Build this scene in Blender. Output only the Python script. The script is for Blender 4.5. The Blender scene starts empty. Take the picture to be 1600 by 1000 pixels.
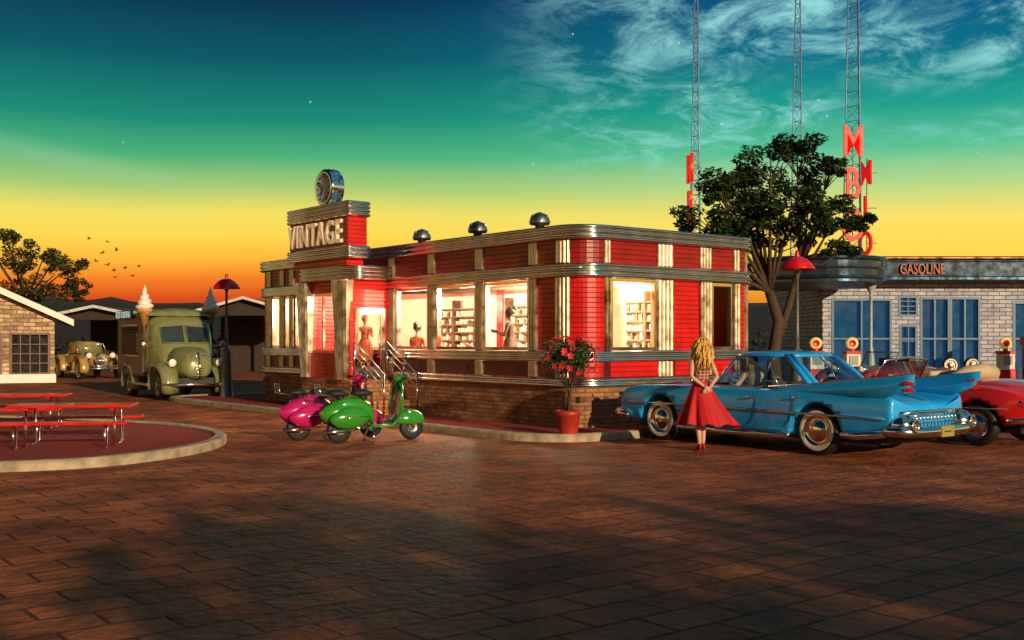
import bpy, bmesh, math, random
from mathutils import Vector, Matrix, noise
random.seed(7)
R=math.radians
scene=bpy.context.scene
scene.view_settings.view_transform='Standard'
scene.view_settings.look='None'
scene.view_settings.exposure=0
COL=scene.collection

# ---------------------------------------------------------------- materials
MATS={}
def nn(nt,t,**k):
    n=nt.nodes.new(t)
    for a,b in k.items(): setattr(n,a,b)
    return n
def base(name):
    m=bpy.data.materials.new(name); m.use_nodes=True
    nt=m.node_tree; b=nt.nodes['Principled BSDF']
    return m,nt,b
def M(name,col,rough=.5,metal=0,var=.2,vs=4,bump=.0,bs=40,coat=0,emit=0,ecol=None,rvar=.1):
    if name in MATS: return MATS[name]
    m,nt,b=base(name)
    b.inputs['Roughness'].default_value=rough
    b.inputs['Metallic'].default_value=metal
    b.inputs['Coat Weight'].default_value=coat
    b.inputs['Coat Roughness'].default_value=.06
    tc=nn(nt,'ShaderNodeTexCoord')
    n=nn(nt,'ShaderNodeTexNoise'); n.inputs['Scale'].default_value=vs; n.inputs['Detail'].default_value=6
    nt.links.new(tc.outputs['Object'],n.inputs['Vector'])
    mr=nn(nt,'ShaderNodeMapRange'); mr.inputs[1].default_value=.3; mr.inputs[2].default_value=.7
    mr.inputs[3].default_value=1-var; mr.inputs[4].default_value=1+var
    nt.links.new(n.outputs['Fac'],mr.inputs[0])
    mx=nn(nt,'ShaderNodeVectorMath',operation='SCALE'); mx.inputs[0].default_value=col
    nt.links.new(mr.outputs[0],mx.inputs['Scale'])
    nt.links.new(mx.outputs[0],b.inputs['Base Color'])
    mr2=nn(nt,'ShaderNodeMapRange'); mr2.inputs[1].default_value=.3; mr2.inputs[2].default_value=.7
    mr2.inputs[3].default_value=max(0.02,rough-rvar); mr2.inputs[4].default_value=min(1,rough+rvar)
    nt.links.new(n.outputs['Fac'],mr2.inputs[0]); nt.links.new(mr2.outputs[0],b.inputs['Roughness'])
    if bump:
        n2=nn(nt,'ShaderNodeTexNoise'); n2.inputs['Scale'].default_value=bs; n2.inputs['Detail'].default_value=4
        nt.links.new(tc.outputs['Object'],n2.inputs['Vector'])
        bp=nn(nt,'ShaderNodeBump'); bp.inputs['Strength'].default_value=bump; bp.inputs['Distance'].default_value=.02
        nt.links.new(n2.outputs['Fac'],bp.inputs['Height']); nt.links.new(bp.outputs[0],b.inputs['Normal'])
    if emit:
        b.inputs['Emission Color'].default_value=(*(ecol or col),1); b.inputs['Emission Strength'].default_value=emit
    MATS[name]=m; return m
def brickmat(name,c1,c2,cm,bw,rh,ms,rot=0,uv=True,rough=.8,bump=.6,nscale=3,nvar=.5,offset=.5,warp=0,spec=.3,bd=.02):
    m,nt,b=base(name)
    tc=nn(nt,'ShaderNodeTexCoord'); mp=nn(nt,'ShaderNodeMapping'); mp.inputs['Rotation'].default_value=(0,0,rot)
    nt.links.new(tc.outputs['UV' if uv else 'Object'],mp.inputs[0])
    src=mp.outputs[0]
    if warp:
        nw=nn(nt,'ShaderNodeTexNoise'); nw.inputs['Scale'].default_value=1.7; nw.inputs['Detail'].default_value=3
        nt.links.new(mp.outputs[0],nw.inputs['Vector'])
        sb=nn(nt,'ShaderNodeVectorMath',operation='SUBTRACT'); sb.inputs[1].default_value=(.5,.5,.5)
        nt.links.new(nw.outputs['Color'],sb.inputs[0])
        sc=nn(nt,'ShaderNodeVectorMath',operation='SCALE'); sc.inputs['Scale'].default_value=warp
        nt.links.new(sb.outputs[0],sc.inputs[0])
        ad=nn(nt,'ShaderNodeVectorMath',operation='ADD'); nt.links.new(mp.outputs[0],ad.inputs[0]); nt.links.new(sc.outputs[0],ad.inputs[1])
        src=ad.outputs[0]
    br=nn(nt,'ShaderNodeTexBrick'); br.offset=offset
    nt.links.new(src,br.inputs['Vector'])
    br.inputs['Scale'].default_value=1; br.inputs['Brick Width'].default_value=bw; br.inputs['Row Height'].default_value=rh
    br.inputs['Mortar Size'].default_value=ms; br.inputs['Mortar Smooth'].default_value=.3; br.inputs['Bias'].default_value=-.1
    br.inputs['Color1'].default_value=(*c1,1); br.inputs['Color2'].default_value=(*c2,1); br.inputs['Mortar'].default_value=(*cm,1)
    n=nn(nt,'ShaderNodeTexNoise'); n.inputs['Scale'].default_value=nscale; n.inputs['Detail'].default_value=8; n.inputs['Roughness'].default_value=.65
    nt.links.new(tc.outputs['Object'],n.inputs['Vector'])
    mr=nn(nt,'ShaderNodeMapRange'); mr.inputs[1].default_value=.3; mr.inputs[2].default_value=.7; mr.inputs[3].default_value=1-nvar; mr.inputs[4].default_value=1+nvar
    nt.links.new(n.outputs['Fac'],mr.inputs[0])
    mx=nn(nt,'ShaderNodeVectorMath',operation='SCALE'); nt.links.new(br.outputs['Color'],mx.inputs[0]); nt.links.new(mr.outputs[0],mx.inputs['Scale'])
    nt.links.new(mx.outputs[0],b.inputs['Base Color'])
    n2=nn(nt,'ShaderNodeTexNoise'); n2.inputs['Scale'].default_value=nscale*9; n2.inputs['Detail'].default_value=5
    nt.links.new(tc.outputs['Object'],n2.inputs['Vector'])
    mh=nn(nt,'ShaderNodeMath',operation='MULTIPLY_ADD'); mh.inputs[1].default_value=-1.0
    ns=nn(nt,'ShaderNodeMath',operation='MULTIPLY'); ns.inputs[1].default_value=.9; nt.links.new(n2.outputs['Fac'],ns.inputs[0])
    nt.links.new(br.outputs['Fac'],mh.inputs[0]); nt.links.new(ns.outputs[0],mh.inputs[2])
    bp=nn(nt,'ShaderNodeBump'); bp.inputs['Strength'].default_value=bump; bp.inputs['Distance'].default_value=bd
    nt.links.new(mh.outputs[0],bp.inputs['Height']); nt.links.new(bp.outputs[0],b.inputs['Normal'])
    mr2=nn(nt,'ShaderNodeMapRange'); mr2.inputs[1].default_value=.3; mr2.inputs[2].default_value=.7; mr2.inputs[3].default_value=rough-.12; mr2.inputs[4].default_value=min(1,rough+.12)
    nt.links.new(n.outputs['Fac'],mr2.inputs[0]); nt.links.new(mr2.outputs[0],b.inputs['Roughness'])
    b.inputs['Specular IOR Level'].default_value=spec
    return m
def siding(name,col,freq=.09,rough=.35):
    m,nt,b=base(name)
    tc=nn(nt,'ShaderNodeTexCoord'); sp=nn(nt,'ShaderNodeSeparateXYZ'); nt.links.new(tc.outputs['Object'],sp.inputs[0])
    d=nn(nt,'ShaderNodeMath',operation='DIVIDE'); d.inputs[1].default_value=freq; nt.links.new(sp.outputs['Z'],d.inputs[0])
    fr=nn(nt,'ShaderNodeMath',operation='FRACT'); nt.links.new(d.outputs[0],fr.inputs[0])
    gt=nn(nt,'ShaderNodeMapRange'); gt.inputs[1].default_value=0; gt.inputs[2].default_value=.16; nt.links.new(fr.outputs[0],gt.inputs[0])
    bp=nn(nt,'ShaderNodeBump'); bp.inputs['Strength'].default_value=.8; bp.inputs['Distance'].default_value=.012; nt.links.new(gt.outputs[0],bp.inputs['Height'])
    nt.links.new(bp.outputs[0],b.inputs['Normal'])
    n=nn(nt,'ShaderNodeTexNoise'); n.inputs['Scale'].default_value=3; n.inputs['Detail'].default_value=6; nt.links.new(tc.outputs['Object'],n.inputs['Vector'])
    mr=nn(nt,'ShaderNodeMapRange'); mr.inputs[1].default_value=.3; mr.inputs[2].default_value=.7; mr.inputs[3].default_value=.65; mr.inputs[4].default_value=1.2
    nt.links.new(n.outputs['Fac'],mr.inputs[0])
    mu=nn(nt,'ShaderNodeMath',operation='MULTIPLY'); g2=nn(nt,'ShaderNodeMapRange'); g2.inputs[1].default_value=0; g2.inputs[2].default_value=1; g2.inputs[3].default_value=.4; g2.inputs[4].default_value=1
    nt.links.new(gt.outputs[0],g2.inputs[0]); nt.links.new(mr.outputs[0],mu.inputs[0]); nt.links.new(g2.outputs[0],mu.inputs[1])
    mx=nn(nt,'ShaderNodeVectorMath',operation='SCALE'); mx.inputs[0].default_value=col; nt.links.new(mu.outputs[0],mx.inputs['Scale'])
    nt.links.new(mx.outputs[0],b.inputs['Base Color']); b.inputs['Roughness'].default_value=rough
    return m
def glassmat(name,tint=(1,1,1),gloss=.12,fk=.6):
    m=bpy.data.materials.new(name); m.use_nodes=True; nt=m.node_tree; nt.nodes.clear()
    o=nn(nt,'ShaderNodeOutputMaterial'); t=nn(nt,'ShaderNodeBsdfTransparent'); t.inputs[0].default_value=(*tint,1)
    g=nn(nt,'ShaderNodeBsdfGlossy'); g.inputs['Roughness'].default_value=.02
    lw=nn(nt,'ShaderNodeLayerWeight'); lw.inputs[0].default_value=.25
    ma=nn(nt,'ShaderNodeMath',operation='MULTIPLY_ADD'); ma.inputs[1].default_value=fk; ma.inputs[2].default_value=gloss
    nt.links.new(lw.outputs['Fresnel'],ma.inputs[0])
    mx=nn(nt,'ShaderNodeMixShader'); nt.links.new(ma.outputs[0],mx.inputs[0]); nt.links.new(t.outputs[0],mx.inputs[1]); nt.links.new(g.outputs[0],mx.inputs[2])
    nt.links.new(mx.outputs[0],o.inputs[0]); return m

chrome=M('chrome',(.80,.76,.70),.14,1,var=.12,vs=3)
steel=M('brushed_steel',(.60,.48,.37),.34,1,var=.3,vs=5,bump=.05)
redside=siding('red_enamel_siding',(.62,.006,.008))
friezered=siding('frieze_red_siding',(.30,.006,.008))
reddark=M('dark_red_enamel',(.08,.005,.006),.35)
redpaint=M('red_paint',(.62,.008,.010),.3,coat=.4)
brick=brickmat('brown_brick',(.46,.20,.09),(.24,.10,.05),(.16,.11,.07),.24,.08,.010,bump=.9,nvar=.5)
whitebrick=brickmat('white_brick',(.52,.53,.66),(.34,.35,.48),(.12,.12,.18),.42,.14,.016,bump=.6,nvar=.3)
stone=brickmat('stone_wall',(.60,.42,.26),(.24,.15,.10),(.18,.14,.10),.46,.16,.018,bump=1,nvar=.55,warp=.12)
pavers=brickmat('paver_stone',(.38,.112,.042),(.24,.064,.026),(.075,.034,.024),.62,.36,.015,rot=R(-38.46),uv=False,rough=.78,bump=1,nscale=1.1,nvar=.7,warp=.05,spec=.22,bd=.035)
mulch=M('red_mulch',(.26,.010,.008),.9,var=.8,vs=30,bump=1,bs=60)
concrete=M('kerb_concrete',(.40,.32,.22),.8,var=.35,vs=6,bump=.4,bs=50)
black=M('black_rubber',(.012,.012,.013),.6)
dark=M('dark_interior',(.02,.018,.018),.7)
white=M('white_paint',(.78,.76,.72),.5,var=.08)
glass=glassmat('window_glass',(.97,.97,.95),.01,.35)
darkglass=glassmat('car_glass',(.72,.86,.92),.06,.7)
brownwood=M('brown_wood',(.12,.055,.03),.6,var=.4,vs=8)
skin=M('skin',(.62,.36,.24),.5,var=.06)
hairblonde=M('blonde_hair',(.66,.38,.09),.4,var=.4,vs=30)
hairdark=M('dark_hair',(.02,.012,.008),.5)

# ---------------------------------------------------------------- mesh builder
def Tr(x=0,y=0,z=0): return Matrix.Translation((x,y,z))
def Rz(a): return Matrix.Rotation(a,4,'Z')
def Rx(a): return Matrix.Rotation(a,4,'X')
def Ry(a): return Matrix.Rotation(a,4,'Y')
class MB:
    def __init__(s): s.v=[];s.f=[];s.m=[];s.s=[]
    def add(s,vs,fs,mi=0,sm=False,T=None):
        o=len(s.v)
        for v in vs:
            v=Vector(v); s.v.append(tuple(T@v) if T is not None else tuple(v))
        for i,f in enumerate(fs):
            s.f.append([a+o for a in f]); s.m.append(mi[i] if isinstance(mi,(list,tuple)) else mi); s.s.append(sm)
    def box(s,c,d,mi=0,T=None):
        x,y,z=c;a,b,h=d[0]/2,d[1]/2,d[2]/2
        vs=[(x+i*a,y+j*b,z+k*h) for i in(-1,1) for j in(-1,1) for k in(-1,1)]
        s.add(vs,[(0,1,3,2),(4,6,7,5),(0,4,5,1),(2,3,7,6),(0,2,6,4),(1,5,7,3)],mi,False,T)
    def bx(s,x0,x1,y0,y1,z0,z1,mi=0,T=None):
        s.box(((x0+x1)/2,(y0+y1)/2,(z0+z1)/2),(abs(x1-x0),abs(y1-y0),abs(z1-z0)),mi,T)
    def loft(s,rings,mi=0,cap=True,sm=True,T=None,closed=True,skip=None):
        n=len(rings[0]); vs=[p for r in rings for p in r]; fs=[];ms=[]
        for i in range(len(rings)-1):
            for j in range(n if closed else n-1):
                if skip and skip(j): continue
                k=(j+1)%n
                fs.append((i*n+j,i*n+k,(i+1)*n+k,(i+1)*n+j)); ms.append(mi[i] if isinstance(mi,(list,tuple)) else mi)
        if cap:
            fs.append(tuple(range(n))[::-1]); ms.append(ms[0]); L=(len(rings)-1)*n
            fs.append(tuple(L+j for j in range(n))); ms.append(ms[-2])
        s.add(vs,fs,ms,sm,T)
    def lathe(s,prof,seg=24,mi=0,T=None,sm=True,cap=False):
        rings=[[(max(r,.0005)*math.cos(2*math.pi*j/seg),max(r,.0005)*math.sin(2*math.pi*j/seg),z) for j in range(seg)] for r,z in prof]
        s.loft(rings,mi,cap,sm,T)
    def ell(s,c,r,mi=0,seg=16,rings=10,T=None,fn=None):
        rs=[]
        for i in range(rings+1):
            a=-math.pi/2+math.pi*i/rings; cr=max(math.cos(a),.003)
            ring=[]
            for j in range(seg):
                b=2*math.pi*j/seg
                p=Vector((cr*math.cos(b),cr*math.sin(b),math.sin(a)))
                if fn: p=fn(p)
                ring.append((c[0]+p.x*r[0],c[1]+p.y*r[1],c[2]+p.z*r[2]))
            rs.append(ring)
        s.loft(rs,mi,False,True,T)
    def tube(s,pts,rad,seg=8,mi=0,T=None,cap=True):
        pts=[Vector(p) for p in pts]; n=len(pts)
        if not isinstance(rad,(list,tuple)): rad=[rad]*n
        rs=[];up=None
        for i in range(n):
            t=(pts[min(i+1,n-1)]-pts[max(i-1,0)])
            if t.length<1e-8: t=Vector((0,0,1))
            t.normalize()
            if up is None:
                up=Vector((0,0,1)) if abs(t.z)<.9 else Vector((1,0,0))
            a=t.cross(up)
            if a.length<1e-4: a=t.cross(Vector((0,1,0)))
            a.normalize(); b=a.cross(t).normalized(); up=b
            rs.append([tuple(pts[i]+rad[i]*(math.cos(2*math.pi*j/seg)*a+math.sin(2*math.pi*j/seg)*b)) for j in range(seg)])
        s.loft(rs,mi,cap,True,T)
def link(o,parent=None):
    COL.objects.link(o)
    if parent: o.parent=parent
    return o
def boxuv(me):
    uv=me.uv_layers.new(name='UVMap')
    for p in me.polygons:
        n=p.normal; ax=max(range(3),key=lambda i:abs(n[i]))
        for li in p.loop_indices:
            c=me.vertices[me.loops[li].vertex_index].co
            uv.data[li].uv=(c.y,c.z) if ax==0 else ((c.x,c.z) if ax==1 else (c.x,c.y))
def make(mb,name,mats,parent=None,loc=(0,0,0),rot=(0,0,0),bevel=0,sub=0,autosm=True,recalc=True):
    me=bpy.data.meshes.new(name); me.from_pydata(mb.v,[],mb.f)
    for m in mats: me.materials.append(m)
    me.polygons.foreach_set('material_index',mb.m); me.polygons.foreach_set('use_smooth',mb.s)
    me.update()
    if recalc:
        bm=bmesh.new(); bm.from_mesh(me); bmesh.ops.recalc_face_normals(bm,faces=bm.faces); bm.to_mesh(me); bm.free()
    boxuv(me)
    o=bpy.data.objects.new(name,me); o.location=loc; o.rotation_euler=rot; link(o,parent)
    if bevel:
        b=o.modifiers.new('bev','BEVEL'); b.width=bevel; b.segments=2; b.limit_method='ANGLE'; b.angle_limit=R(50)
    if sub:
        b=o.modifiers.new('sub','SUBSURF'); b.levels=sub; b.render_levels=sub
    return o
def empty(name,loc=(0,0,0),rz=0,sc=1):
    e=bpy.data.objects.new(name,None); e.location=loc; e.rotation_euler=(0,0,rz); e.scale=(sc,sc,sc); e.empty_display_size=.2
    return link(e)
def apply_mods(o):
    dg=bpy.context.evaluated_depsgraph_get(); dg.update()
    me=bpy.data.meshes.new_from_object(o.evaluated_get(dg))
    o.modifiers.clear(); o.data=me; return o
def boolcut(o,cutmb):
    c=make(cutmb,'cut',[]); m=o.modifiers.new('b','BOOLEAN'); m.object=c; m.operation='DIFFERENCE'; m.solver='EXACT'
    apply_mods(o); bpy.data.objects.remove(c,do_unlink=True)
def text(s,name,mat,size,parent,T,extr=.02,bold=.0,sx=1,fixw=None,space=1):
    cu=bpy.data.curves.new(name,'FONT'); cu.body=s; cu.size=size; cu.extrude=extr; cu.offset=bold; cu.align_x='CENTER'; cu.align_y='CENTER'; cu.resolution_u=4; cu.space_character=space
    o=bpy.data.objects.new(name+'_t',cu); COL.objects.link(o)
    dg=bpy.context.evaluated_depsgraph_get(); dg.update()
    me=bpy.data.meshes.new_from_object(o.evaluated_get(dg)); bpy.data.objects.remove(o,do_unlink=True)
    xs=[v.co.x for v in me.vertices]; w=max(xs)-min(xs); ys=[v.co.y for v in me.vertices]; cy=(max(ys)+min(ys))/2; cx=(max(xs)+min(xs))/2
    k=sx if not fixw else fixw/w
    for v in me.vertices: v.co.x=(v.co.x-cx)*k; v.co.y-=cy
    me.materials.clear(); me.materials.append(mat)
    for p in me.polygons: p.material_index=0
    o=bpy.data.objects.new(name,me); link(o,parent); o.matrix_local=T; return o
def smoothpts(P,n=8,closed=True):
    out=[];N=len(P)
    for i in range(N if closed else N-1):
        g=lambda k:Vector(P[k%N] if closed else P[max(0,min(N-1,k))])
        a,b,c,d=g(i-1),g(i),g(i+1),g(i+2)
        for t in range(n):
            t/=n; out.append(.5*((2*b)+(c-a)*t+(2*a-5*b+4*c-d)*t*t+(3*b-a-3*c+d)*t**3))
    if not closed: out.append(Vector(P[-1]))
    return out

# ---------------------------------------------------------------- camera
cam=bpy.data.cameras.new('camera'); co=bpy.data.objects.new('camera',cam); COL.objects.link(co)
co.location=(0,0,1.65); co.rotation_euler=(R(90),0,0)
cam.sensor_width=36; cam.lens=36*1723/1600; cam.shift_y=33/1600; cam.clip_end=3000
scene.camera=co

# ---------------------------------------------------------------- world / sky
w=bpy.data.worlds.new('World'); scene.world=w; w.use_nodes=True; nt=w.node_tree; nt.nodes.clear()
L=nt.links.new
out=nn(nt,'ShaderNodeOutputWorld'); bg=nn(nt,'ShaderNodeBackground'); 
tc=nn(nt,'ShaderNodeTexCoord'); sp=nn(nt,'ShaderNodeSeparateXYZ'); L(tc.outputs['Generated'],sp.inputs[0])
def mth(op,a,b=None,c=None,clamp=False):
    n=nn(nt,'ShaderNodeMath',operation=op); n.use_clamp=clamp
    for i,x in enumerate((a,b,c)):
        if x is None: continue
        if isinstance(x,(int,float)): n.inputs[i].default_value=x
        else: L(x,n.inputs[i])
    return n.outputs[0]
def maprange(v,a,b,c=0,d=1):
    n=nn(nt,'ShaderNodeMapRange'); n.interpolation_type='SMOOTHSTEP'
    L(v,n.inputs[0]); n.inputs[1].default_value=a; n.inputs[2].default_value=b; n.inputs[3].default_value=c; n.inputs[4].default_value=d; return n.outputs[0]
zz=sp.outputs['Z']; az=mth('DIVIDE',sp.outputs['X'],mth('MAXIMUM',mth('ABSOLUTE',sp.outputs['Y']),.2))
lown=nn(nt,'ShaderNodeTexNoise'); lown.inputs['Scale'].default_value=2.5; lown.inputs['Detail'].default_value=2; L(tc.outputs['Generated'],lown.inputs['Vector'])
zw=mth('ADD',zz,mth('MULTIPLY',mth('SUBTRACT',lown.outputs['Fac'],.5),.02))
pos=mth('DIVIDE',zw,.35,clamp=True)
def ramp(stops):
    r=nn(nt,'ShaderNodeValToRGB'); L(pos,r.inputs[0]); cr=r.color_ramp
    cr.elements[0].position=stops[0][0]; cr.elements[0].color=(*stops[0][1],1)
    cr.elements[1].position=stops[-1][0]; cr.elements[1].color=(*stops[-1][1],1)
    for p,c in stops[1:-1]:
        e=cr.elements.new(p); e.color=(*c,1)
    return r.outputs[0]
rl=ramp([(0,(.30,.03,.008)),(.105,(.70,.065,.006)),(.155,(.92,.21,.014)),(.20,(1,.46,.035)),(.26,(1,.68,.075)),(.32,(.90,.74,.12)),(.385,(.38,.60,.17)),(.46,(.07,.44,.19)),(.55,(.008,.26,.17)),(.70,(.0005,.095,.13)),(.86,(.0005,.020,.070)),(1,(.0005,.009,.038))])
rr=ramp([(0,(.35,.08,.02)),(.10,(.85,.28,.02)),(.15,(.97,.50,.04)),(.21,(1,.68,.07)),(.30,(1,.76,.13)),(.38,(.50,.70,.23)),(.47,(.10,.54,.29)),(.57,(.010,.35,.26)),(.70,(.001,.16,.25)),(.86,(.0005,.07,.22)),(1,(.001,.03,.13))])
mixaz=nn(nt,'ShaderNodeMixRGB'); L(maprange(az,-.2,.3),mixaz.inputs[0]); L(rl,mixaz.inputs[1]); L(rr,mixaz.inputs[2])
zc=mth('MAXIMUM',zz,.04)
cv=nn(nt,'ShaderNodeCombineXYZ'); L(mth('DIVIDE',sp.outputs['X'],mth('ADD',zc,.16)),cv.inputs[0]); L(mth('DIVIDE',sp.outputs['Y'],mth('ADD',zc,.16)),cv.inputs[1])
mpc=nn(nt,'ShaderNodeMapping'); mpc.inputs['Rotation'].default_value=(0,0,R(-24)); mpc.inputs['Scale'].default_value=(2.6,2.4,1); mpc.inputs['Location'].default_value=(1.3,4.7,0); L(cv.outputs[0],mpc.inputs[0])
cn=nn(nt,'ShaderNodeTexNoise'); cn.inputs['Scale'].default_value=2.2; cn.inputs['Detail'].default_value=12; cn.inputs['Roughness'].default_value=.70; cn.inputs['Distortion'].default_value=.55; L(mpc.outputs[0],cn.inputs['Vector'])
cn2=nn(nt,'ShaderNodeTexNoise'); cn2.inputs['Scale'].default_value=.7; cn2.inputs['Detail'].default_value=3; L(mpc.outputs[0],cn2.inputs['Vector'])
cm=mth('MULTIPLY',maprange(cn.outputs['Fac'],.42,.70),maprange(cn2.outputs['Fac'],.32,.56))
cm=mth('MULTIPLY',cm,maprange(az,-.04,.16)); cm=mth('MULTIPLY',cm,maprange(zz,.12,.21)); cm=mth('MULTIPLY',cm,.90)
mc=nn(nt,'ShaderNodeMixRGB'); L(cm,mc.inputs[0]); L(mixaz.outputs[0],mc.inputs[1]); mc.inputs[2].default_value=(.34,.80,.76,1)
st=mth('SUBTRACT',zz,mth('MULTIPLY_ADD',az,-.14,.095))
sm_=mth('MULTIPLY',maprange(mth('ABSOLUTE',st),0,.016,1,0),maprange(az,-.2,-.42)); sm_=mth('MULTIPLY',sm_,.16)
ms2=nn(nt,'ShaderNodeMixRGB'); L(sm_,ms2.inputs[0]); L(mc.outputs[0],ms2.inputs[1]); ms2.inputs[2].default_value=(.55,.72,.5,1)
vo=nn(nt,'ShaderNodeTexVoronoi'); vo.inputs['Scale'].default_value=36; L(tc.outputs['Generated'],vo.inputs['Vector'])
stm=mth('MULTIPLY',mth('LESS_THAN',vo.outputs['Distance'],.035),maprange(zz,.12,.2)); stm=mth('MULTIPLY',stm,.5)
ms3=nn(nt,'ShaderNodeMixRGB'); L(stm,ms3.inputs[0]); L(ms2.outputs[0],ms3.inputs[1]); ms3.inputs[2].default_value=(.8,.9,.9,1)
L(ms3.outputs[0],bg.inputs[0]); bg.inputs[1].default_value=1.0
sky=nn(nt,'ShaderNodeTexSky'); sky.sky_type='NISHITA'; sky.sun_disc=False; sky.sun_elevation=R(13); sky.sun_rotation=R(149)
bg2=nn(nt,'ShaderNodeBackground'); L(sky.outputs[0],bg2.inputs[0]); bg2.inputs[1].default_value=.0015
ads=nn(nt,'ShaderNodeAddShader'); L(bg.outputs[0],ads.inputs[0]); L(bg2.outputs[0],ads.inputs[1]); L(ads.outputs[0],out.inputs[0])

sun=bpy.data.lights.new('sun','SUN'); sun.energy=4.2; sun.angle=R(.6); sun.color=(1,.73,.42)
so=bpy.data.objects.new('sun',sun); COL.objects.link(so)
e=R(13); d=Vector((.51*math.cos(e),-.86*math.cos(e),math.sin(e))); so.rotation_euler=(-d).to_track_quat('-Z','Y').to_euler(); so.location=(30,-20,20)

# ---------------------------------------------------------------- ground, hills
g=MB(); S=900
g.add([(-S,-100,0),(S,-100,0),(S,1500,0),(-S,1500,0)],[(0,1,2,3)],0); make(g,'ground',[pavers])
hillm=M('hill_earth',(.010,.006,.005),.95,var=.4,vs=.05)
h=MB(); N=160; rows=[(110,0),(150,.75),(190,1),(260,.6)]
rings=[]
for yy,k in rows:
    ring=[]
    for i in range(N+1):
        x=-260+520*i/N
        hz=8.2+2.6*noise.noise(Vector((x*.018,3,0)))+1.1*noise.noise(Vector((x*.09,9,yy*.02)))+.6*noise.noise(Vector((x*.4,1,yy*.02)))
        ring.append((x*(yy/170),yy,hz*k if k else -.3))
    rings.append(ring)
h.loft(rings,0,False,True,closed=False); make(h,'hills',[hillm])

def kerbed(name,P,n,w=.2,hgt=.13,fillmat=mulch):
    pts=smoothpts([(p[0],p[1],0) for p in P],n); N=len(pts)
    area=sum(pts[i].x*pts[(i+1)%N].y-pts[(i+1)%N].x*pts[i].y for i in range(N))
    sg=1 if area>0 else -1
    inn=[]
    for i in range(N):
        t=(pts[(i+1)%N]-pts[i-1]).normalized(); nrm=Vector((-t.y,t.x,0))*sg; inn.append(nrm)
    rr=[]
    for off,z in((0,-.02),(0,hgt-.03),(.03,hgt),(w-.02,hgt),(w,hgt-.02),(w,0)):
        rr.append([tuple(pts[i]+inn[i]*off+Vector((0,0,z))) for i in range(N)])
    e=empty(name); k=MB(); k.loft(rr,0,False,False); make(k,'kerb',[concrete],e)
    f=MB(); vs=[tuple(pts[i]+inn[i]*(w-.05)+Vector((0,0,hgt-.035))) for i in range(N)]
    f.add(vs,[tuple(range(N))],0); make(f,'mulch_bed',[fillmat],e)
    return e
# ---------------------------------------------------------------- diner
ANG=R(38.46); C=Vector((1.2,19.6,0)); U=Vector((math.cos(ANG),math.sin(ANG),0)); V=Vector((-math.sin(ANG),math.cos(ANG),0))
def W(u,v,z=0): return C+U*u+V*v+Vector((0,0,z))
DW,DL,RC=4.9,13.0,.6
isl=[(-1.0,-1.2),(-1.65,-.6),(-1.8,.4),(-1.8,4),(-1.8,8),(-1.8,12),(-1.75,14.6),(-1.2,15.5),(0,15.8),(4,15.8),(6.5,15.6),(7.2,14.5),(7.2,8),(7.2,1),(7.0,-.6),(6.2,-1.15),(3,-1.25),(.6,-1.25)]
kerbed('diner_island',[W(a,b)[:2] for a,b in isl],5)

diner=empty('diner',C,ANG)
def rrect(u0,v0,u1,v1,r,off,seg=8):
    r=max(r+off,.01); u0-=off;v0-=off;u1+=off;v1+=off; out=[]
    for cx,cy,a0 in((u0+r,v0+r,180),(u1-r,v0+r,270),(u1-r,v1-r,0),(u0+r,v1-r,90)):
        for i in range(seg+1):
            a=R(a0+90*i/seg); out.append((cx+r*math.cos(a),cy+r*math.sin(a)))
    return out
def sweep(mb,rect,prof,mi,sm=False,seg=8):
    mb.loft([[(x,y,z) for x,y in rrect(*rect,off,seg)] for off,z in prof],mi,False,sm)
def ribs(z0,z1,n,off,dep,b=0):
    out=[(b,z0)];hh=(z1-z0)/n
    for i in range(n):
        for k in range(7):
            a=math.pi*k/6; out.append((off+dep*math.sin(a),z0+hh*i+hh*(.06+.88*(1-math.cos(a))/2)))
    out.append((b,z1)); return out
RECT=(0,0,DW,DL,RC)
mb=MB()
sweep(mb,RECT,[(0,0),(0,.81)],0)
make(mb,'brick_base',[brick],diner)
mb=MB()
sweep(mb,RECT,ribs(.81,.98,2,.03,.035),0,True)
sweep(mb,RECT,ribs(1.27,1.48,3,.03,.035),0,True)
sweep(mb,RECT,ribs(2.80,3.07,3,.05,.06),0,True)
sweep(mb,RECT,ribs(3.48,3.76,3,.06,.07),0,True)
make(mb,'steel_trim_bands',[chrome],diner,recalc=False)
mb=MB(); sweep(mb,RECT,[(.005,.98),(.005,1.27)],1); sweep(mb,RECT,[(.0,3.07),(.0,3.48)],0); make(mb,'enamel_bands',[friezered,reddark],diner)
per=rrect(*RECT,0,14); per=[Vector((p[0],p[1],0)) for p in per]; n0=7
per=per[n0:]+per[:n0]+[per[n0]]
cum=[0]
for i in range(1,len(per)): cum.append(cum[-1]+(per[i]-per[i-1]).length)
PT=cum[-1]; LA=math.pi/2*RC
def P(s):
    s=s%PT
    for i in range(len(cum)-1):
        if s<=cum[i+1]:
            k=(s-cum[i])/max(1e-9,cum[i+1]-cum[i]); return per[i].lerp(per[i+1],k)
def PN(s):
    t=(P(s+.01)-P(s-.01)).normalized(); return Vector((t.y,-t.x,0))
sL=lambda t:-(t-RC+LA/2)
sR=lambda u:u-RC+LA/2
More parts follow.
